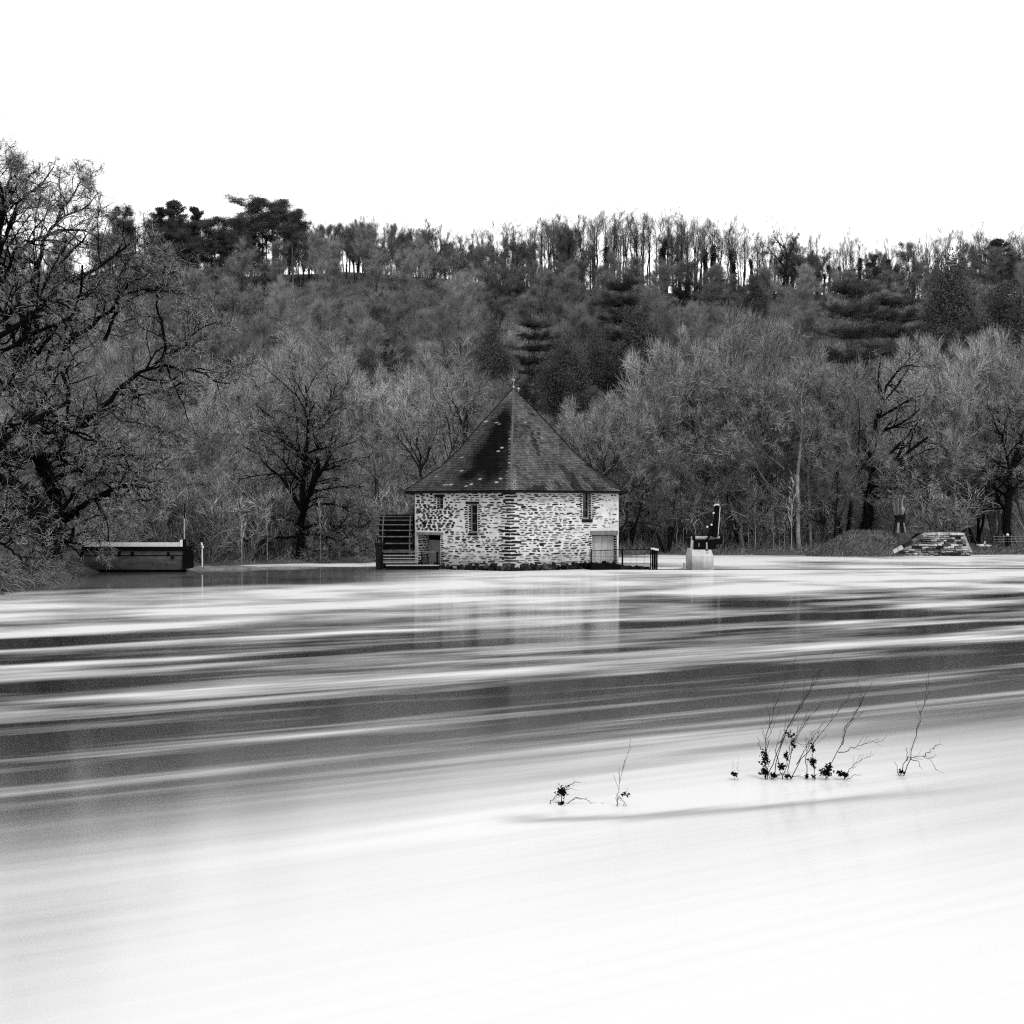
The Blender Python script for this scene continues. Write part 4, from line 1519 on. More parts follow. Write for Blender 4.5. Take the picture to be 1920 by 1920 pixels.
# dense brush at their feet and on the crest
for px in np.arange(190, 1960, 17):
    D = R.uniform(262, 276)
    x = onray(px, D)
    K = R.choice(K_SLOPE)
    K.place('crest_tree', 'low bushy bare tree just below the hilltop row, ' + zone(px), 'tree', x, D, R.uniform(.38, .58) * (1.6 if 540 < px < 820 else .82 if 1140 < px < 1560 else 1.35), R.uniform(.55, .8),
            col=R.uniform(.7, 1.1), group='thicket below the ridge ' + zone(px))

# pines standing over the ridge, left of centre
for px, D, top, wd, K, lb in ((298, 268, 390, .8, K_CONE, 'dark spiky conifer on the hilltop, leftmost of the pointed ones'), (328, 270, 376, .9, K_CONE, 'tallest dark spiky conifer on the hilltop at the left'),
                              (366, 266, 390, .85, K_CONE, 'dark pointed conifer leaning over the rounded pines on the hilltop'), (230, 266, 408, .8, K_UMB, 'low rounded pine on the hilltop, leftmost of the evergreens'),
                              (335, 262, 430, 1.1, K_UMB, 'broad rounded dark pine below the spiky conifers'), (400, 262, 430, 1.0, K_UMB, 'grey-green rounded pine between the two tall pine groups'),
                              (470, 270, 392, 1.15, K_UMB, 'tall flat-topped pine on the hilltop, left of a close pair'), (512, 271, 393, 1.2, K_UMB, 'tall flat-topped pine on the hilltop, right of a close pair'),
                              (440, 262, 428, .9, K_UMB, 'smaller rounded pine at the foot of the flat-topped pair'), (548, 266, 410, .9, K_UMB, 'rounded pine at the right end of the hilltop pines'),
                              (1872, 270, 448, 1.05, K_CONE, 'dark cone-shaped conifer on the ridge near the right edge'), (1640, 268, 478, .7, K_CONE, 'dark shaggy conifer in the ridge row right of centre')):
    x = onray(px, D)
    z = gz(x, D)
    h = (CAM_H + (960 - top) / FOC * D) - z
    K.place('hilltop_pine', lb, 'pine', x, D, h / 14, wd * h / 14 * (1.5 if K is K_CONE else 1.05), col=R.uniform(.9, 1.2), z=z)

# ------------------------------------------------------------ wood on the slope
pts = []
tries = 0
while len(pts) < 235 and tries < 20000:
    tries += 1
    D = 138 + 128 * R.random() ** .9
    x = R.uniform(-.385, .385) * D
    if all((x - a_) ** 2 + ((D - b_) * .8) ** 2 > 7.0 ** 2 for a_, b_ in pts):
        pts.append((x, D))
for x, D in pts:
    px = 960 + x / D * FOC
    K = R.choice(K_SLOPE + K_DOME[:1])
    patch = 1.0 + .30 * math.sin(px * .011 + D * .05) * math.cos(D * .037 + px * .004)
    h = R.uniform(.72, 1.08) * (1 - .12 * (D > 225))
    K.place('hillside_tree', ('upper' if D > 225 else 'middle' if D > 175 else 'lower') + ' hillside bare tree in the wood, ' + zone(px), 'tree', x, D, h, R.uniform(.8, 1.15), col=patch * 1.32 * R.uniform(.75, 1.25), group='bare trees on the ' + ('upper' if D > 225 else 'middle' if D > 175 else 'lower') + ' hillside ' + zone(px))

for px, D, base, top, wd, K, lb in (
        (1168, 172, 700, 530, .92, K_LAY, 'large cedar-like pine in flat layers on the slope right of the mill roof'),
        (1000, 180, 730, 605, .95, K_LAY, 'spreading dark pine on the slope above the mill finial'),
        (1110, 165, 760, 690, 1.0, K_BUSH, 'dark evergreen mass behind the right side of the mill roof'),
        (1060, 160, 780, 690, 1.0, K_BUSH, 'dense black-green evergreen just behind the roof peak'),
        (1195, 160, 800, 665, 1.2, K_BUSH, 'small dark evergreen below the layered pine'),
        (1595, 150, 900, 535, .78, K_LAY, 'very tall layered pine with a pale upper trunk rising to the ridge at the right'),
        (1670, 170, 800, 560, 1.1, K_LAY, 'lower layered pine right of the very tall one'),
        (1412, 215, 620, 560, .75, K_BUSH, 'small dark rounded evergreen alone on the upper slope'),
        (1790, 190, 700, 560, 1.1, K_BUSH, 'dark evergreen on the slope below the cone-shaped conifer'),
        (1870, 180, 720, 610, 1.2, K_BUSH, 'dark evergreen on the slope at the right edge'),
        (720, 190, 720, 640, 1.4, K_BUSH, 'low dark evergreen clump half way up the slope left of the roof'),
        (690, 175, 760, 700, 1.1, K_BUSH, 'small dark evergreen clump behind the pale willows left of the roof'),
        (930, 175, 740, 660, 1.0, K_BUSH, 'dark evergreen left of the finial')):
    x = onray(px, D)
    z = gz(x, D) - .2
    H0 = {id(K_LAY): 15, id(K_BUSH): 8}[id(K)]
    h = (CAM_H + (960 - top) / FOC * D) - z
    K.place('slope_pine', lb, 'pine' if K is K_LAY else 'evergreen tree', x, D, h / H0, wd * h / H0 * (.8 if K is K_BUSH else .8), z=z, col=R.uniform(.75, 1.0) if K is K_LAY else R.uniform(1.0, 1.3))

# undergrowth over slope and banks: brushwood too fine to count
n = 60000
D = 120 + 165 * rng.uniform(0, 1, n) ** .8
x = rng.uniform(-.40, .40, n) * D
D2 = np.interp(960 + FOC * x / D, SH_PX, SH_D)
m = D > D2 + .5
lawn = (960 + FOC * x / D > 1790) & (D < 136)
D, x = D[m & ~lawn], x[m & ~lawn]
z = ground_z(x, D)
c = np.stack([x, D, z - .1], 1)
d = norm(rng.normal(size=c.shape) * np.array([.6, .6, .3]) + np.array([0, 0, 1.0]))
Ls = rng.uniform(.8, 3.0, len(c))
o = link_mesh('undergrowth', trimesh('undergrowth', c, d, Ls, rng.uniform(.02, .06, len(c))), M['twig'])
o.color = (1.3, 1.3, 1.3, 1)
tag(o, kind='stuff')
# brambles and dead stems along the water's edge
n = 34000
px = rng.uniform(-60, 1960, n)
off = np.abs(rng.normal(size=n)) * 3.2 + .3
D = np.interp(px, SH_PX, SH_D) + off
x = (px - 960) / FOC * D
keep = ~((px < 190) & (rng.uniform(0, 1, n) > .25)) & ~((px > 1560) & (rng.uniform(0, 1, n) > .12)) & ~((px > 345) & (px < 700) & (off < 3.5) & (rng.uniform(0, 1, n) > .10))
x, D, off = x[keep], D[keep], off[keep]
z = ground_z(x, D)
c = np.stack([x, D, z - .05], 1)
d = norm(rng.normal(size=c.shape) * np.array([.8, .7, .3]) + np.array([0, 0, .8]))
Ls = rng.uniform(.3, 1.7, len(c)) * np.clip(off / 2, .35, 1)
o = link_mesh('bank_brambles', trimesh('bank_brambles', c, d, Ls, rng.uniform(.012, .035, len(c))), M['twig'])
o.color = (.9, .9, .9, 1)
tag(o, kind='stuff')
# grass on mound and lawn
n = 26000
px = np.concatenate([rng.uniform(1505, 1760, n // 2), rng.uniform(1815, 1960, n // 2)])
D = np.concatenate([rng.uniform(113.7, 121, n // 2), rng.uniform(118, 136, n // 2)])
x = (px - 960) / FOC * D
front = np.interp(px, [1545, 1650, 1735, 1800], [0, 0, 3.2, 3.4])
tt = np.clip((D - 113.6 - front) / 3.0, 0, 1)
zm = -.35 + (TOPZ + .3) * tt ** .8 * np.interp(px, [1500, 1592, 1800], [.05, 1, 1])
z = np.where(px < 1790, zm, ground_z(x, D))
ok = z > 0
c = np.stack([x, D, z - .03], 1)[ok]
d = norm(rng.normal(size=c.shape) * .45 + np.array([.3, -.3, .8]))
o = link_mesh('grass', trimesh('grass', c, d, rng.uniform(.08, .40, len(c)), rng.uniform(.02, .05, len(c))), M['twig'])
o.color = (.8, .8, .8, 1)
tag(o, kind='stuff')

# ------------------------------------------------------------ pale willows and domed trees of the flood plain
for px, D, top, wpx, K, col, nm in (
        (300, 112, 860, 150, 'w', 1.5, 0), (385, 122, 735, 190, 'w', 1.9, 0), (455, 128, 715, 170, 'w', 1.9, 0), (520, 132, 690, 170, 'w', 2.0, 0), (610, 135, 668, 180, 'w', 1.9, 0),
        (655, 126, 700, 150, 'w', 1.8, 0), (330, 116, 800, 160, 'd', 1.2, 0), (725, 124, 735, 150, 'w', 2.0, 0), (790, 128, 700, 150, 'w', 1.8, 0), (850, 133, 700, 160, 'd', 1.2, 0),
        (905, 136, 725, 150, 'd', 1.0, 0), (700, 112, 850, 150, 'd', 1.3, 0), (1095, 126, 770, 150, 'w', 1.8, 0), (1160, 124, 765, 150, 'w', 1.7, 0), (1215, 128, 745, 150, 'd', 1.2, 0),
        (1265, 134, 655, 180, 'w', 1.9, 0), (1330, 128, 650, 200, 'd', 1.5, 0), (1400, 130, 665, 190, 'd', 1.2, 0), (1460, 124, 700, 190, 'd', 1.1, 0), (1530, 126, 690, 190, 'd', 1.5, 0),
        (1585, 122, 740, 150, 'd', 1.1, 0), (1745, 134, 670, 180, 'w', 1.7, 0), (1800, 142, 655, 190, 'w', 1.8, 0), (1870, 138, 665, 180, 'w', 1.7, 0), (1940, 134, 690, 170, 'w', 1.6, 0),
        (420, 106, 880, 130, 'w', 1.4, 0), (1250, 120, 860, 150, 'd', .9, 0), (1390, 121, 850, 170, 'd', .8, 0), (1180, 120, 880, 120, 'd', .8, 0), (1560, 120, 860, 120, 'd', .8, 0),
        (1780, 138, 800, 150, 'd', .9, 0), (1830, 136, 820, 140, 'd', .7, 0), (1760, 132, 860, 130, 'd', .7, 0), (640, 108, 900, 120, 'd', 1.1, 0), (250, 104, 880, 140, 'w', 1.3, 0),
        (180, 108, 800, 160, 'w', 1.6, 0), (60, 104, 780, 170, 'w', 1.5, 0), (120, 116, 700, 180, 'w', 1.6, 0), (20, 116, 640, 190, 'w', 1.5, 0), (200, 130, 640, 180, 'd', 1.6, 0)):
    x = onray(px, D)
    z = gz(x, D) - .2
    h = (CAM_H + (960 - top) / FOC * D) - z
    KK = R.choice(K_WILLOW if K == 'w' else K_DOME)
    wd = wpx / FOC * D / (7.5 if K == 'w' else 9.0)
    KK.place('willow' if K == 'w' else 'river_tree', (('tall ' if top < 760 else 'low ') + ('pale feathery bare willow' if K == 'w' else 'rounded bare tree') + ' on the far bank, ' + zone(px)),
             'willow' if K == 'w' else 'tree', x, D, h / 10.3, wd, z=z, col=(col * 1.0 if K == 'w' else col * .92) * R.uniform(.8, 1.2), group=('tall ' if top < 760 else 'low ') + ('willows ' if K == 'w' else 'rounded trees ') + 'on the far bank ' + zone(px),
             cols={'trunk': .6})

for i in range(120):
    px = R.uniform(180, 1830)
    if 1600 < px < 1830 and R.random() < .5: continue
    D = float(np.interp(px, SH_PX, SH_D)) + R.uniform(2.5, 13)
    x = onray(px, D)
    s = R.uniform(.7, 1.9)
    R.choice(K_SHRUB).place('bare_shrub', 'twiggy bare shrub at the foot of the wood, ' + zone(px), 'shrub', x, D, s, s * R.uniform(.8, 1.2), col=R.uniform(.7, 1.7), group='shrubs along the far bank ' + zone(px))
for i in range(46):
    px = R.choice([R.uniform(1335, 1490), R.uniform(1335, 1490), R.uniform(1200, 1560), R.uniform(230, 700)])
    D = float(np.interp(px, SH_PX, SH_D)) + R.uniform(1.0, 5)
    x = onray(px, D)
    s = R.uniform(.5, 1.15)
    R.choice(K_SAP).place('sapling', 'thin pale upright sapling at the water edge, ' + zone(px), 'sapling', x, D, s, s, col=R.uniform(1.5, 3.5), group='saplings at the water edge ' + zone(px))


# ------------------------------------------------------------ hero trees with authored limbs
def hero(name, label, limbs, base, subs, fine, rt, wob, D, trop=.02, twig_col=1.0, limb_col=1.0, mat_l='limb', trunk_first=1, ivy=0, rr=.55, taper_k=14, dark_levels=2, jit=.009, branch_col=None):
    """limbs: (photo polyline, extra depth at start, at end, r0, r1, children).  The first ones are trunks."""
    org = Vector(base)
    o = empty(name, base, label, 'oak tree' if 'oak' in label else 'tree')
    groups = {}
    trunks = []
    for k, (pl, d0, d1, r0, r1, nch) in enumerate(limbs):
        pts = []
        for j, (a_, b_) in enumerate(pl):
            dd = D + d0 + (d1 - d0) * j / (len(pl) - 1)
            pts.append(P(a_, b_, dd))
        q, rr_ = poly(pts, r0, r1, taper_k, 0)
        L_ = np.linalg.norm(np.diff(q, axis=0), axis=1).sum()
        q[1:] += rng.normal(size=(taper_k - 1, 3)) * L_ * jit
        if k < trunk_first: trunks.append((q, rr_))
        groups.setdefault(nch, []).append((q, rr_))
    allq = [g_ for v_ in groups.values() for g_ in v_]
    tr = [tubes(q[None], r_[None], 8) for q, r_ in trunks]
    V, Q, _t = merge(tr)
    V = V - np.array(base)
    t = link_mesh('trunk', np_mesh('trunk', V, Q, smooth=True), M[mat_l], o)
    t.color = (limb_col,) * 3 + (1,)
    parts = [tubes(q[None], r_[None], 6) for q, r_ in allq if not any(q is t_[0] for t_ in trunks)]
    fine_parts = []
    for nch, gl in groups.items():
        if nch == 0: continue
        p = np.array([q for q, _ in gl]); rd = np.array([r_ for _, r_ in gl])
        for lv, (m_, an, lr, K_) in enumerate(subs):
            mm = nch if lv == 0 else m_
            p, rd = spawn(p, rd, mm, .12 if lv else .22, 1.0, an, lr, rr, K_, wob, trop, taper=.4)
            rd = np.maximum(rd, rt)
            (parts if lv < dark_levels else fine_parts).append(tubes(p, rd, 5 if lv == 0 else 4 if lv == 1 else 3))
        p2, rd2 = spawn(p, rd, fine[0], .1, 1.0, fine[1], 1, .6, 3 if rt > .01 else 2, wob, trop, absL=fine[2])
        rd2 = rd2 * 0 + rt * .8
        rd2[:, -1] *= .4
        fine_parts.append(tubes(p2, rd2, 3))
    V, Q, _t = merge(parts)
    b = link_mesh('branches', np_mesh('branches', V - np.array(base), Q), M[mat_l], o)
    b.color = ((branch_col or limb_col),) * 3 + (1,)
    V, Q, _t = merge(fine_parts)
    f = link_mesh('twigs', np_mesh('twigs', V - np.array(base), Q, None, _t), M['twig'], o)
    f.color = (twig_col,) * 3 + (1,)
    if ivy:
        q = np.concatenate([q_[:int(taper_k * .8)] for q_, _ in trunks]); r_ = np.concatenate([x_[:int(taper_k * .8)] for _, x_ in trunks])
        i_ = rng.integers(0, len(q) - 1, ivy)
        i_ = np.where((i_ % int(taper_k * .8)) == int(taper_k * .8) - 1, i_ - 1, i_)
        f_ = rng.uniform(0, 1, ivy)[:, None]
        c = q[i_] * (1 - f_) + q[i_ + 1] * f_
        c = c + norm(rng.normal(size=c.shape)) * (r_[i_] * 1.05 + np.abs(rng.normal(size=ivy)) * .14)[:, None]
        v_ = link_mesh('ivy', trimesh('ivy', c - np.array(base), norm(rng.normal(size=c.shape)), np.full(ivy, .12), np.full(ivy, .10)), M['ivy'], o)
        v_.color = (.6, .6, .6, 1)
    return o


# the great oak leaning over the sluice wall
OAK = [
    ([(108, 1066), (104, 1010), (112, 965), (96, 900), (70, 840), (46, 760), (32, 690), (44, 615), (56, 560), (70, 500)], 0, 3, .50, .14, 11),
    ([(92, 1064), (88, 1020), (86, 975), (60, 930), (20, 905), (-30, 880)], -1, -5, .42, .16, 8),
    ([(126, 968), (92, 961), (45, 965), (0, 978), (-50, 990)], 0, -3, .24, .09, 9),
    ([(120, 975), (142, 957), (175, 940), (200, 926), (217, 915), (250, 907), (292, 922)], 0, -3, .22, .06, 10),
    ([(140, 958), (158, 985), (175, 992), (190, 1020)], 0, -3, .12, .03, 8),
    ([(200, 926), (225, 940), (240, 955), (258, 964)], -2, -3, .09, .03, 7),
    ([(85, 870), (47, 852), (0, 857), (-50, 870)], 1, -4, .26, .12, 9),
    ([(62, 850), (107, 855), (162, 851), (195, 858), (237, 850), (262, 858)], 0, -2, .20, .05, 11),
    ([(48, 852), (50, 832), (82, 812), (115, 808), (160, 815), (200, 838)], 0, -3, .15, .04, 10),
    ([(66, 848), (110, 826), (125, 815), (150, 800), (165, 785), (200, 768), (240, 745)], 1, 3, .16, .05, 10),
    ([(110, 860), (150, 880), (190, 900), (225, 930)], 1, -1, .13, .04, 8),
    ([(72, 850), (82, 770), (75, 750), (100, 720), (110, 700)], -1, -4, .13, .04, 8),
    ([(40, 720), (70, 700), (115, 690), (120, 650), (150, 610), (200, 585)], 1, 3, .18, .05, 10),
    ([(150, 800), (205, 750), (235, 720), (245, 700), (285, 690), (335, 687), (375, 702), (405, 711), (432, 717)], 0, 1, .19, .035, 12),
    ([(285, 690), (310, 665), (345, 655), (352, 632), (380, 615), (408, 603)], 1, 2, .11, .03, 8),
    ([(300, 700), (310, 640), (303, 600), (290, 555), (305, 520), (310, 500)], 1, 3, .12, .03, 9),
    ([(195, 640), (225, 570), (218, 560), (245, 545), (280, 542), (332, 548)], 2, 3, .12, .03, 9),
    ([(120, 650), (180, 600), (222, 570), (240, 540), (238, 500), (232, 488), (250, 468), (262, 452)], 2, 4, .15, .03, 10),
    ([(235, 490), (215, 475), (200, 470), (180, 460)], 3, 4, .07, .02, 6),
    ([(236, 525), (262, 510), (280, 490), (308, 475)], 3, 3, .07, .02, 7),
    ([(70, 500), (50, 480), (20, 490), (-10, 515)], 3, 0, .13, .06, 8),
    ([(44, 615), (25, 480), (50, 455), (82, 442), (115, 427), (150, 430), (180, 445)], 2, 3, .19, .04, 10),
    ([(70, 500), (82, 442), (97, 425), (115, 390), (140, 372), (150, 345), (148, 325)], 3, 4, .14, .03, 11),
    ([(97, 425), (130, 400), (160, 392), (175, 370), (185, 358)], 3, 2, .09, .02, 9),
    ([(60, 560), (110, 500), (135, 470), (160, 440), (182, 430)], 2, 1, .13, .03, 9),
    ([(45, 700), (90, 640), (110, 600), (112, 560), (130, 520)], 1, -3, .15, .04, 9),
    ([(240, 745), (300, 735), (340, 738), (356, 745)], 2, 2, .07, .02, 8),
    ([(235, 790), (290, 800), (330, 815), (345, 838)], 1, 1, .06, .02, 8),
]
hero('oak_tree', 'great gnarled bare oak leaning out over the sluice wall at the left', OAK, P(105, 1062, 82), ((8, 50, .5, 8), (8, 50, .48, 6), (6, 44, .55, 4)), (4, 40, .42), .0092, .30, 82,
     rr=.58, dark_levels=3, twig_col=1.35, limb_col=.22, trunk_first=2, ivy=9000)
OAK2 = [
    ([(-70, 1085), (-60, 950), (-50, 800), (-30, 650), (-14, 500), (4, 420), (12, 360)], 0, 2, .55, .10, 10),
    ([(4, 420), (14, 350), (22, 315), (25, 292)], 2, 2, .10, .03, 10),
    ([(-14, 500), (20, 420), (40, 370), (70, 355), (95, 340)], 1, 2, .13, .03, 10),
    ([(-20, 520), (0, 440), (8, 390), (-4, 330), (-10, 290)], 1, 0, .12, .03, 9),
    ([(-10, 455), (10, 400), (30, 350), (45, 325)], 1, 3, .10, .02, 9),
    ([(-30, 650), (0, 600), (40, 570), (90, 560), (130, 575)], 0, -3, .17, .04, 10),
    ([(-50, 800), (-10, 740), (30, 720), (70, 735)], 0, -4, .2, .05, 9),
    ([(-60, 950), (-30, 880), (10, 800), (40, 790)], 0, -4, .2, .05, 9),
    ([(-60, 1000), (-20, 1010), (20, 1030), (50, 1060)], 0, -5, .12, .03, 9),
]
hero('oak_tree', 'tall bare oak at the left picture edge, rising above every other tree', OAK2, P(-66, 1085, 70), ((8, 50, .5, 8), (8, 50, .48, 6), (6, 44, .55, 4)), (3, 40, .42), .0085, .30, 72,
     rr=.58, dark_levels=3, twig_col=1.35, limb_col=.22, trunk_first=1)

TREE3 = [
    ([(560, 1058), (566, 1000), (568, 940), (574, 880), (578, 800), (574, 760), (572, 720)], 0, 0, .30, .06, 11),
    ([(572, 940), (592, 900), (597, 850), (596, 800), (612, 760), (622, 730)], 0, -2, .2, .03, 10),
    ([(568, 960), (545, 920), (527, 895), (505, 880), (490, 860), (462, 835)], 0, -1, .18, .03, 9),
    ([(566, 985), (540, 975), (505, 968), (478, 950), (455, 942)], 0, 1, .15, .03, 9),
    ([(570, 990), (600, 980), (640, 985), (690, 990)], 0, 1, .13, .03, 9),
    ([(568, 1000), (600, 1005), (640, 1015), (680, 1032)], 0, -2, .13, .03, 9),
    ([(590, 920), (620, 915), (645, 912), (665, 920)], 0, -1, .11, .03, 8),
    ([(597, 885), (630, 875), (655, 865)], 0, 1, .10, .03, 8),
    ([(590, 945), (625, 945), (660, 960), (690, 970)], 0, 2, .10, .03, 8),
    ([(562, 1005), (530, 1010), (490, 1005), (460, 1015)], 0, -2, .12, .03, 8),
    ([(572, 870), (550, 840), (520, 820), (505, 800)], 0, -1, .10, .03, 8),
    ([(578, 850), (610, 840), (650, 835), (672, 826)], 0, -2, .09, .03, 8),
    ([(574, 800), (552, 780), (535, 785), (520, 780)], 0, 1, .07, .02, 7),
    ([(598, 810), (620, 780), (640, 750)], -1, -1, .08, .02, 8),
    ([(566, 1010), (575, 1030), (600, 1035), (625, 1030)], 0, -1, .07, .02, 7),
]
hero('bare_tree', 'wide bare tree with a dark knotted trunk at the water edge left of the wheel', TREE3, P(560, 1058, 101), ((7, 46, .48, 5), (6, 44, .5, 5), (6, 42, .5, 3)), (5, 40, .42), .0085, .2, 101,
     rr=.62, dark_levels=3, twig_col=1.1, limb_col=.25, ivy=500)

TREE4 = [
    ([(1618, 1012), (1624, 980), (1628, 950), (1636, 920), (1640, 880), (1634, 840), (1640, 790), (1655, 750)], 0, 1, .55, .12, 10),
    ([(1632, 945), (1646, 915), (1660, 890), (1680, 880)], 0, -2, .26, .08, 9),
    ([(1636, 935), (1665, 905), (1685, 885), (1710, 895), (1735, 910)], 0, -3, .2, .04, 10),
    ([(1640, 790), (1650, 755), (1665, 720), (1680, 695), (1700, 684), (1725, 688)], 1, 1, .16, .04, 9),
    ([(1650, 875), (1675, 845), (1700, 820), (1712, 800), (1730, 792)], 0, 1, .17, .04, 10),
    ([(1630, 935), (1600, 895), (1570, 890), (1540, 900)], 0, 0, .12, .03, 9),
    ([(1634, 840), (1600, 800), (1580, 770)], 0, 2, .12, .03, 9),
    ([(1632, 935), (1665, 932), (1690, 945)], 0, -1, .10, .03, 7),
    ([(1665, 720), (1690, 740), (1708, 750)], 1, 1, .06, .02, 7),
    ([(1712, 800), (1735, 830), (1760, 850)], 0, 0, .07, .02, 8),
]
hero('bare_tree', 'dark forked tree with a thick ivy-covered leaning trunk behind the carved sculpture', TREE4, P(1618, 1012, 121), ((7, 46, .48, 5), (6, 44, .5, 5), (6, 42, .5, 3)), (5, 40, .45), .0095, .2, 121,
     rr=.62, dark_levels=3, twig_col=1.5, limb_col=.25, ivy=3500)
TREE5 = [
    ([(1888, 1028), (1886, 980), (1889, 940), (1892, 900), (1905, 860), (1915, 820), (1930, 780)], 0, 1, .42, .08, 10),
    ([(1889, 930), (1910, 905), (1935, 890)], 0, -1, .2, .08, 8),
    ([(1892, 905), (1890, 860), (1880, 820), (1862, 790), (1850, 760)], 0, 0, .16, .03, 10),
    ([(1889, 915), (1870, 895), (1850, 885), (1815, 880)], 0, -1, .12, .03, 9),
    ([(1880, 820), (1888, 780), (1910, 750)], 0, 2, .1, .03, 9),
    ([(1888, 880), (1858, 860), (1830, 840)], 0, 2, .1, .03, 9),
]
hero('bare_tree', 'dark-trunked bare tree at the right edge beside the lawn fence', TREE5, P(1888, 1030, 126), ((7, 44, .5, 5), (6, 44, .5, 5), (6, 42, .5, 3)), (5, 40, .45), .0095, .2, 126,
     rr=.6, dark_levels=3, twig_col=1.4, limb_col=.3, ivy=2000)
TREE6 = [
    ([(1497, 1030), (1496, 970), (1495, 925), (1495, 890)], 0, 0, .20, .17, 0),
    ([(1495, 892), (1498, 860), (1505, 800), (1500, 750), (1512, 700)], 0, 0, .16, .04, 9),
    ([(1505, 800), (1480, 760), (1470, 720)], 0, -1, .09, .03, 8),
]
hero('bare_tree', 'pale straight trunk on the far shore below the tall pine, the thicker of two', TREE6, P(1497, 1030, 119.5), ((6, 42, .5, 5), (6, 42, .5, 4), (6, 40, .5, 3)), (5, 38, .45), .0095, .16, 119.5,
     twig_col=1.3, limb_col=1.8, mat_l='limb_pale', ivy=0, jit=.002, branch_col=1.2)
TREE6B = [
    ([(1520, 1025), (1518, 970), (1516, 920)], 1, 1, .16, .14, 0),
    ([(1516, 922), (1514, 890), (1520, 840), (1530, 790)], 1, 1, .13, .04, 8),
    ([(1514, 900), (1535, 860), (1560, 830)], 1, 0, .08, .03, 8),
]
hero('bare_tree', 'pale straight trunk on the far shore, the thinner one just right of its twin', TREE6B, P(1520, 1025, 120.5), ((6, 42, .5, 5), (6, 42, .5, 4), (6, 40, .5, 3)), (5, 38, .45), .0095, .16, 119.5,
     twig_col=1.3, limb_col=1.5, mat_l='limb_pale', ivy=0, jit=.002, branch_col=1.0)
TREE7 = [
    ([(1392, 1035), (1385, 980), (1360, 920), (1345, 870), (1338, 830)], 0, 0, .2, .06, 7),
    ([(1345, 870), (1310, 800), (1290, 760), (1275, 730)], 0, 0, .1, .03, 9),
    ([(1480, 948), (1450, 915), (1425, 890), (1415, 865), (1390, 850), (1362, 845)], 0, -1, .12, .03, 9),
    ([(1415, 870), (1385, 855), (1350, 860), (1320, 853), (1290, 850), (1250, 845)], -1, -1, .09, .02, 9),
    ([(1470, 880), (1430, 845), (1405, 838), (1370, 835)], 0, -1, .08, .02, 8),
    ([(1440, 800), (1420, 760), (1395, 735), (1390, 720)], 0, -1, .1, .03, 9),
    ([(1390, 900), (1392, 830), (1392, 760), (1390, 720)], 1, 1, .11, .03, 8),
    ([(1392, 770), (1365, 730), (1340, 715), (1310, 670)], 0, 0, .08, .02, 9),
]
hero('bare_tree', 'leaning bare tree with long arching pale boughs above the concrete pier', TREE7, P(1392, 1035, 120), ((6, 42, .5, 5), (6, 42, .5, 4), (6, 40, .5, 3)), (5, 38, .45), .0095, .18, 120,
     twig_col=1.3, limb_col=.8, mat_l='limb_pale')
TREE8 = [
    ([(790, 1050), (787, 960), (790, 900), (788, 860), (780, 820)], 0, 0, .2, .06, 9),
    ([(789, 880), (770, 850), (755, 830), (740, 815)], 0, 0, .09, .03, 9),
    ([(790, 880), (805, 850), (815, 820), (820, 800)], 0, 0, .09, .03, 9),
    ([(868, 1050), (870, 850), (868, 800), (860, 770), (842, 740), (830, 720)], 6, 6, .2, .04, 9),
    ([(868, 800), (880, 770), (895, 740)], 6, 6, .1, .03, 9),
    ([(842, 1050), (842, 850), (845, 810), (835, 775)], 4, 4, .14, .04, 8),
]
hero('bare_tree', 'dark bare tree with several stems rising behind the left eaves of the mill', TREE8, P(790, 1050, 112), ((6, 42, .5, 5), (6, 42, .5, 4), (6, 40, .5, 3)), (5, 38, .42), .0085, .18, 112,
     twig_col=1.2, limb_col=.7)
TREE9 = [
    ([(1140, 1045), (1138, 930), (1135, 890), (1128, 860), (1120, 830)], 0, 0, .2, .06, 9),
    ([(1135, 895), (1150, 870), (1165, 850), (1172, 830)], 0, 0, .10, .03, 9),
    ([(1150, 1045), (1180, 960), (1175, 930), (1200, 905), (1215, 890)], 0, -3, .1, .03, 7),
]
hero('bare_tree', 'dark forked bare tree rising behind the right eaves of the mill', TREE9, P(1140, 1045, 117.5), ((6, 42, .5, 5), (6, 42, .5, 4), (6, 40, .5, 3)), (5, 38, .42), .0085, .18, 117.5,
     twig_col=1.2, limb_col=.7)

TREE10 = [
    ([(1468, 562), (1470, 520), (1473, 500), (1479, 478), (1472, 464), (1458, 452), (1450, 444)], 0, 0, .34, .08, 8),
    ([(1472, 505), (1455, 482), (1440, 466), (1428, 456)], 0, 0, .16, .05, 8),
    ([(1478, 482), (1486, 466), (1490, 450)], 0, 0, .14, .05, 7),
]
hero('bare_tree', 'crooked forked bare tree standing apart in the gap of the hilltop row', TREE10, P(1468, 562, 268), ((5, 42, .5, 5), (5, 42, .5, 4), (5, 40, .5, 3)), (5, 38, .6), .014, .18, 268,
     twig_col=.7, limb_col=.5)

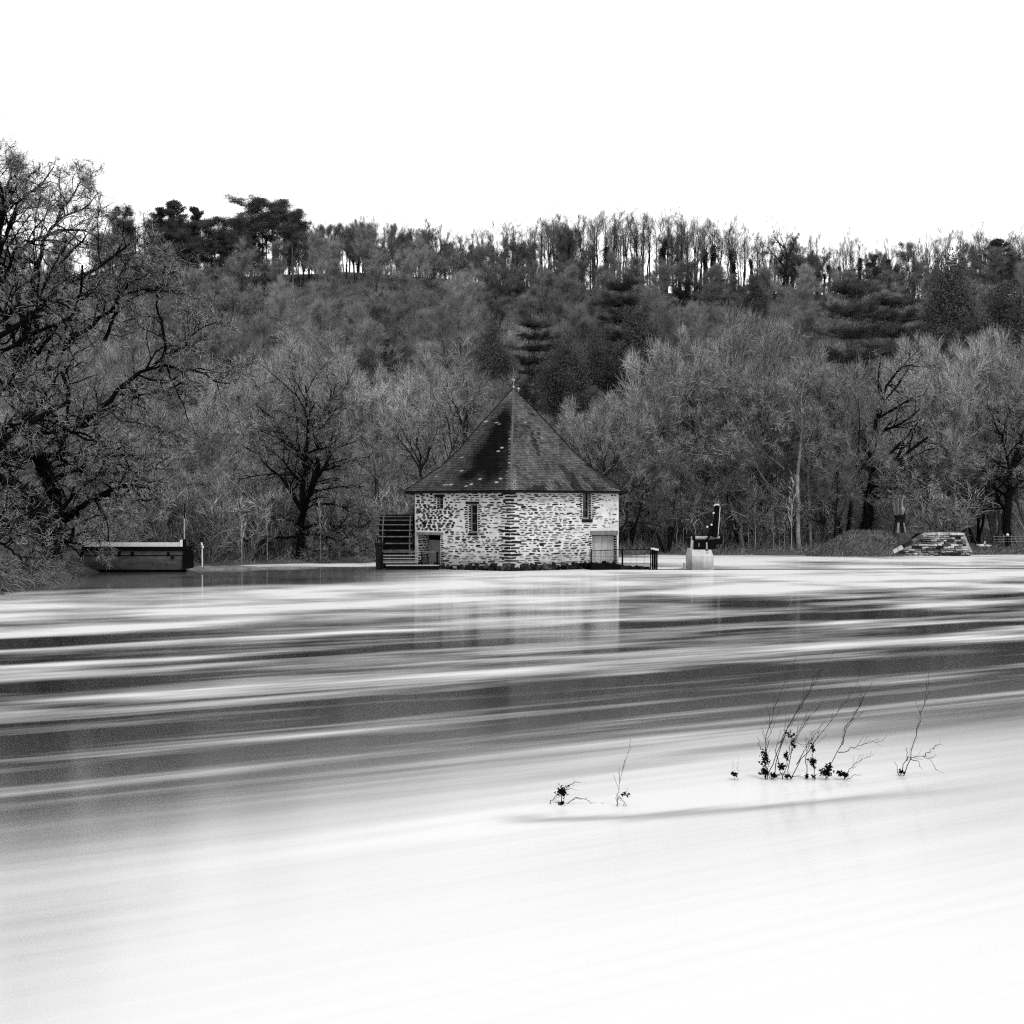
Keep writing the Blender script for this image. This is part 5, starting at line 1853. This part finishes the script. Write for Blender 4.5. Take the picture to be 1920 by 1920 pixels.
# drooping brambles at the left edge of the bank
n = 2400
px = rng.uniform(-60, 150, n) ** 1.0
D = np.interp(px, SH_PX, SH_D) + rng.uniform(-.6, 5, n)
x = (px - 960) / FOC * D
z = ground_z(x, D)
k = z > -.25
c = np.stack([x, D, np.maximum(z, 0) + rng.uniform(-.05, 1.1, n) * np.interp(px, [-60, 60, 175], [1.0, .25, .02])], 1)[k]
d = norm(rng.normal(size=c.shape) + np.array([.4, -.3, -.1]))
P1 = c + d * .45 + np.array([0, 0, .04])
P2 = P1 + norm(d + np.array([.2, 0, -.9])) * .45
pp = np.stack([c, P1, P2], 1)
V, Q, _t = merge([tubes(pp, np.tile(np.array([[.013, .010, .004]]), (len(pp), 1)), 3)])
o = link_mesh('bramble_tangle', np_mesh('bramble_tangle', V, Q, None, _t), M['twig'])
o.color = (.7, .7, .7, 1)
tag(o, kind='stuff')

# ------------------------------------------------------------ drowned twigs in the near water
def zc(x, y, ox=1280, oy=1050, k=3.0):
    return (ox + x / k, oy + y / k)


def twig_clump(name, label, D, stems, leaves, ox=1280, sr=.0065):
    b = P(*zc(*stems[0][0], ox=ox), D)
    org = (b[0], D, 0)
    o = empty(name, org, label, 'shrub')
    k = CAM_H / (zc(0, stems[0][0][1])[1] - HOR) * FOC
    for s in stems:
        pts = [P(*zc(a_, b_, ox=ox), D + R.uniform(-.05, .05)) for a_, b_ in s]
        pts[0] = (pts[0][0], pts[0][1], min(pts[0][2], -.05) if len(s) > 2 and s[0][1] > 1150 else pts[0][2])
        q, r_ = poly(pts, sr, sr * .25, 14)
        q[1:] += rng.normal(size=(13, 3)) * .010
        parts = [tubes(q[None], r_[None], 6)]
        if len(s) > 3:
            p, rd = spawn(q[None], r_[None], 9, .25, 1.0, 22, .22, .45, 5, .08, .08)
            parts.append(tubes(p, np.maximum(rd, .0018), 4))
        V, Q, _t = merge(parts)
        link_mesh('stem', np_mesh('stem', V - np.array(org), Q, smooth=True), M['limb'], o)
    for (a_, b_, rw, rh, n_) in leaves:
        c0 = np.array(P(*zc(a_, b_, ox=ox), D))
        sc_ = D / FOC / 3
        c = c0 + rng.normal(size=(n_, 3)) * np.array([rw * sc_ * .36, .04, rh * sc_ * .36])
        c[:, 2] = np.maximum(c[:, 2], .005)
        f = link_mesh('caught_leaves', trimesh('caught_leaves', c - np.array(org), norm(rng.normal(size=(n_, 3))), rng.uniform(.02, .05, n_), rng.uniform(.02, .045, n_)), M['ivy'], o)
        f.color = (.25, .25, .25, 1)
    return o


DN = 19.05
twig_clump('drowned_shrub', 'clump of thin drowned shoots with dark leaves caught at their feet, leaning right', DN,
           [[(465, 1215), (460, 1030), (500, 900), (520, 810), (580, 690), (602, 610)], [(470, 1215), (545, 1040), (620, 890), (690, 780), (740, 700), (805, 585)],
            [(468, 1215), (475, 1050), (490, 960), (487, 840)], [(466, 1100), (430, 1040), (424, 990)], [(500, 1215), (560, 1020), (640, 860), (700, 750), (765, 620)],
            [(560, 1215), (612, 1030), (660, 940), (710, 840)], [(590, 1215), (610, 1060), (690, 920), (785, 800)], [(560, 1180), (520, 1060), (590, 960), (640, 1030), (690, 1060)],
            [(600, 1215), (680, 1090), (780, 970), (870, 850), (935, 775), (980, 705)], [(640, 1150), (700, 1040), (760, 960), (790, 915)], [(700, 1215), (690, 1120), (715, 1000), (735, 960)],
            [(470, 1190), (520, 1200), (600, 1210), (660, 1218)]],
           [(465, 1120, 26, 60, 120), (463, 1190, 34, 22, 110), (556, 1160, 24, 26, 70), (581, 1100, 12, 26, 40), (595, 980, 36, 26, 26), (622, 1030, 14, 40, 30), (512, 1212, 30, 10, 50), (590, 1215, 26, 8, 40), (700, 1215, 10, 16, 26), (735, 1215, 14, 6, 14)])
twig_clump('drowned_shrub', 'single upright drowned twig hung with two dark leaves beside the large clump', DN - .08,
           [[(738, 1215), (734, 1140), (735, 1060), (733, 1030)], [(733, 1140), (715, 1120), (690, 1130)]], [(731, 1132, 24, 18, 60), (730, 1060, 12, 30, 34), (738, 1160, 10, 12, 12)])
twig_clump('drowned_shrub', 'long forked drowned shoot growing from a dark lump in the water', DN - .05,
           [[(805, 1215), (825, 1140), (880, 1070), (930, 930), (1000, 810), (1062, 690)], [(875, 1082), (940, 1065), (1000, 1045), (1070, 1025), (1135, 1012)], [(900, 1040), (920, 940), (980, 850), (1010, 790)]],
           [(806, 1195, 40, 26, 150), (822, 1165, 18, 22, 70)])
twig_clump('drowned_shrub', 'low dark lump of leaves with faint bent stems at the waterline', DN - .05,
           [[(900, 1215), (950, 1160), (1000, 1130), (1060, 1090)], [(905, 1212), (960, 1210), (1010, 1212)]], [(885, 1203, 20, 14, 50), (912, 1205, 20, 14, 60)], sr=.006)
twig_clump('drowned_shrub', 'small drowned twig with an arching side shoot, rightmost in the water', DN + .25,
           [[(1232, 1195), (1280, 1110), (1310, 980), (1340, 880), (1360, 790), (1386, 690)], [(1228, 1195), (1245, 1130), (1280, 1112), (1350, 1104), (1400, 1130), (1435, 1185)],
            [(1350, 1104), (1385, 1080), (1420, 1050), (1443, 1030)], [(1225, 1192), (1200, 1150), (1188, 1130)], [(1262, 1130), (1262, 1080), (1260, 1055)], [(1280, 1115), (1320, 1135), (1350, 1180)]],
           [(1233, 1192, 14, 10, 40)], sr=.0065)
twig_clump('drowned_shrub', 'tiny dark tuft of leaves on the water left of the large clump', DN - .05, [[(292, 1215), (285, 1180), (282, 1120)], [(300, 1215), (315, 1150), (316, 1100)]], [(292, 1206, 26, 10, 40)], sr=.003)
twig_clump('drowned_shrub', 'drooping submerged branch with a dark leaf bunch, nearest the picture centre', 17.45,
           [[(1245, 1385), (1235, 1330), (1245, 1300), (1330, 1240)], [(1150, 1400), (1190, 1345), (1240, 1300), (1300, 1290)], [(1250, 1300), (1320, 1330), (1395, 1355), (1430, 1380)],
            [(1390, 1355), (1440, 1375), (1480, 1372)]], [(1243, 1300, 34, 34, 110), (1240, 1378, 26, 10, 60)], ox=640, sr=.006)
twig_clump('drowned_shrub', 'faint wisp of thin bent twigs right of the dark leaf bunch', 17.3,
           [[(1545, 1385), (1550, 1330), (1600, 1315), (1620, 1322)], [(1560, 1390), (1600, 1370), (1570, 1340), (1545, 1330)], [(1555, 1385), (1560, 1250), (1590, 1150), (1620, 1060)]], [(1600, 1318, 22, 12, 8)], ox=640, sr=.0035)
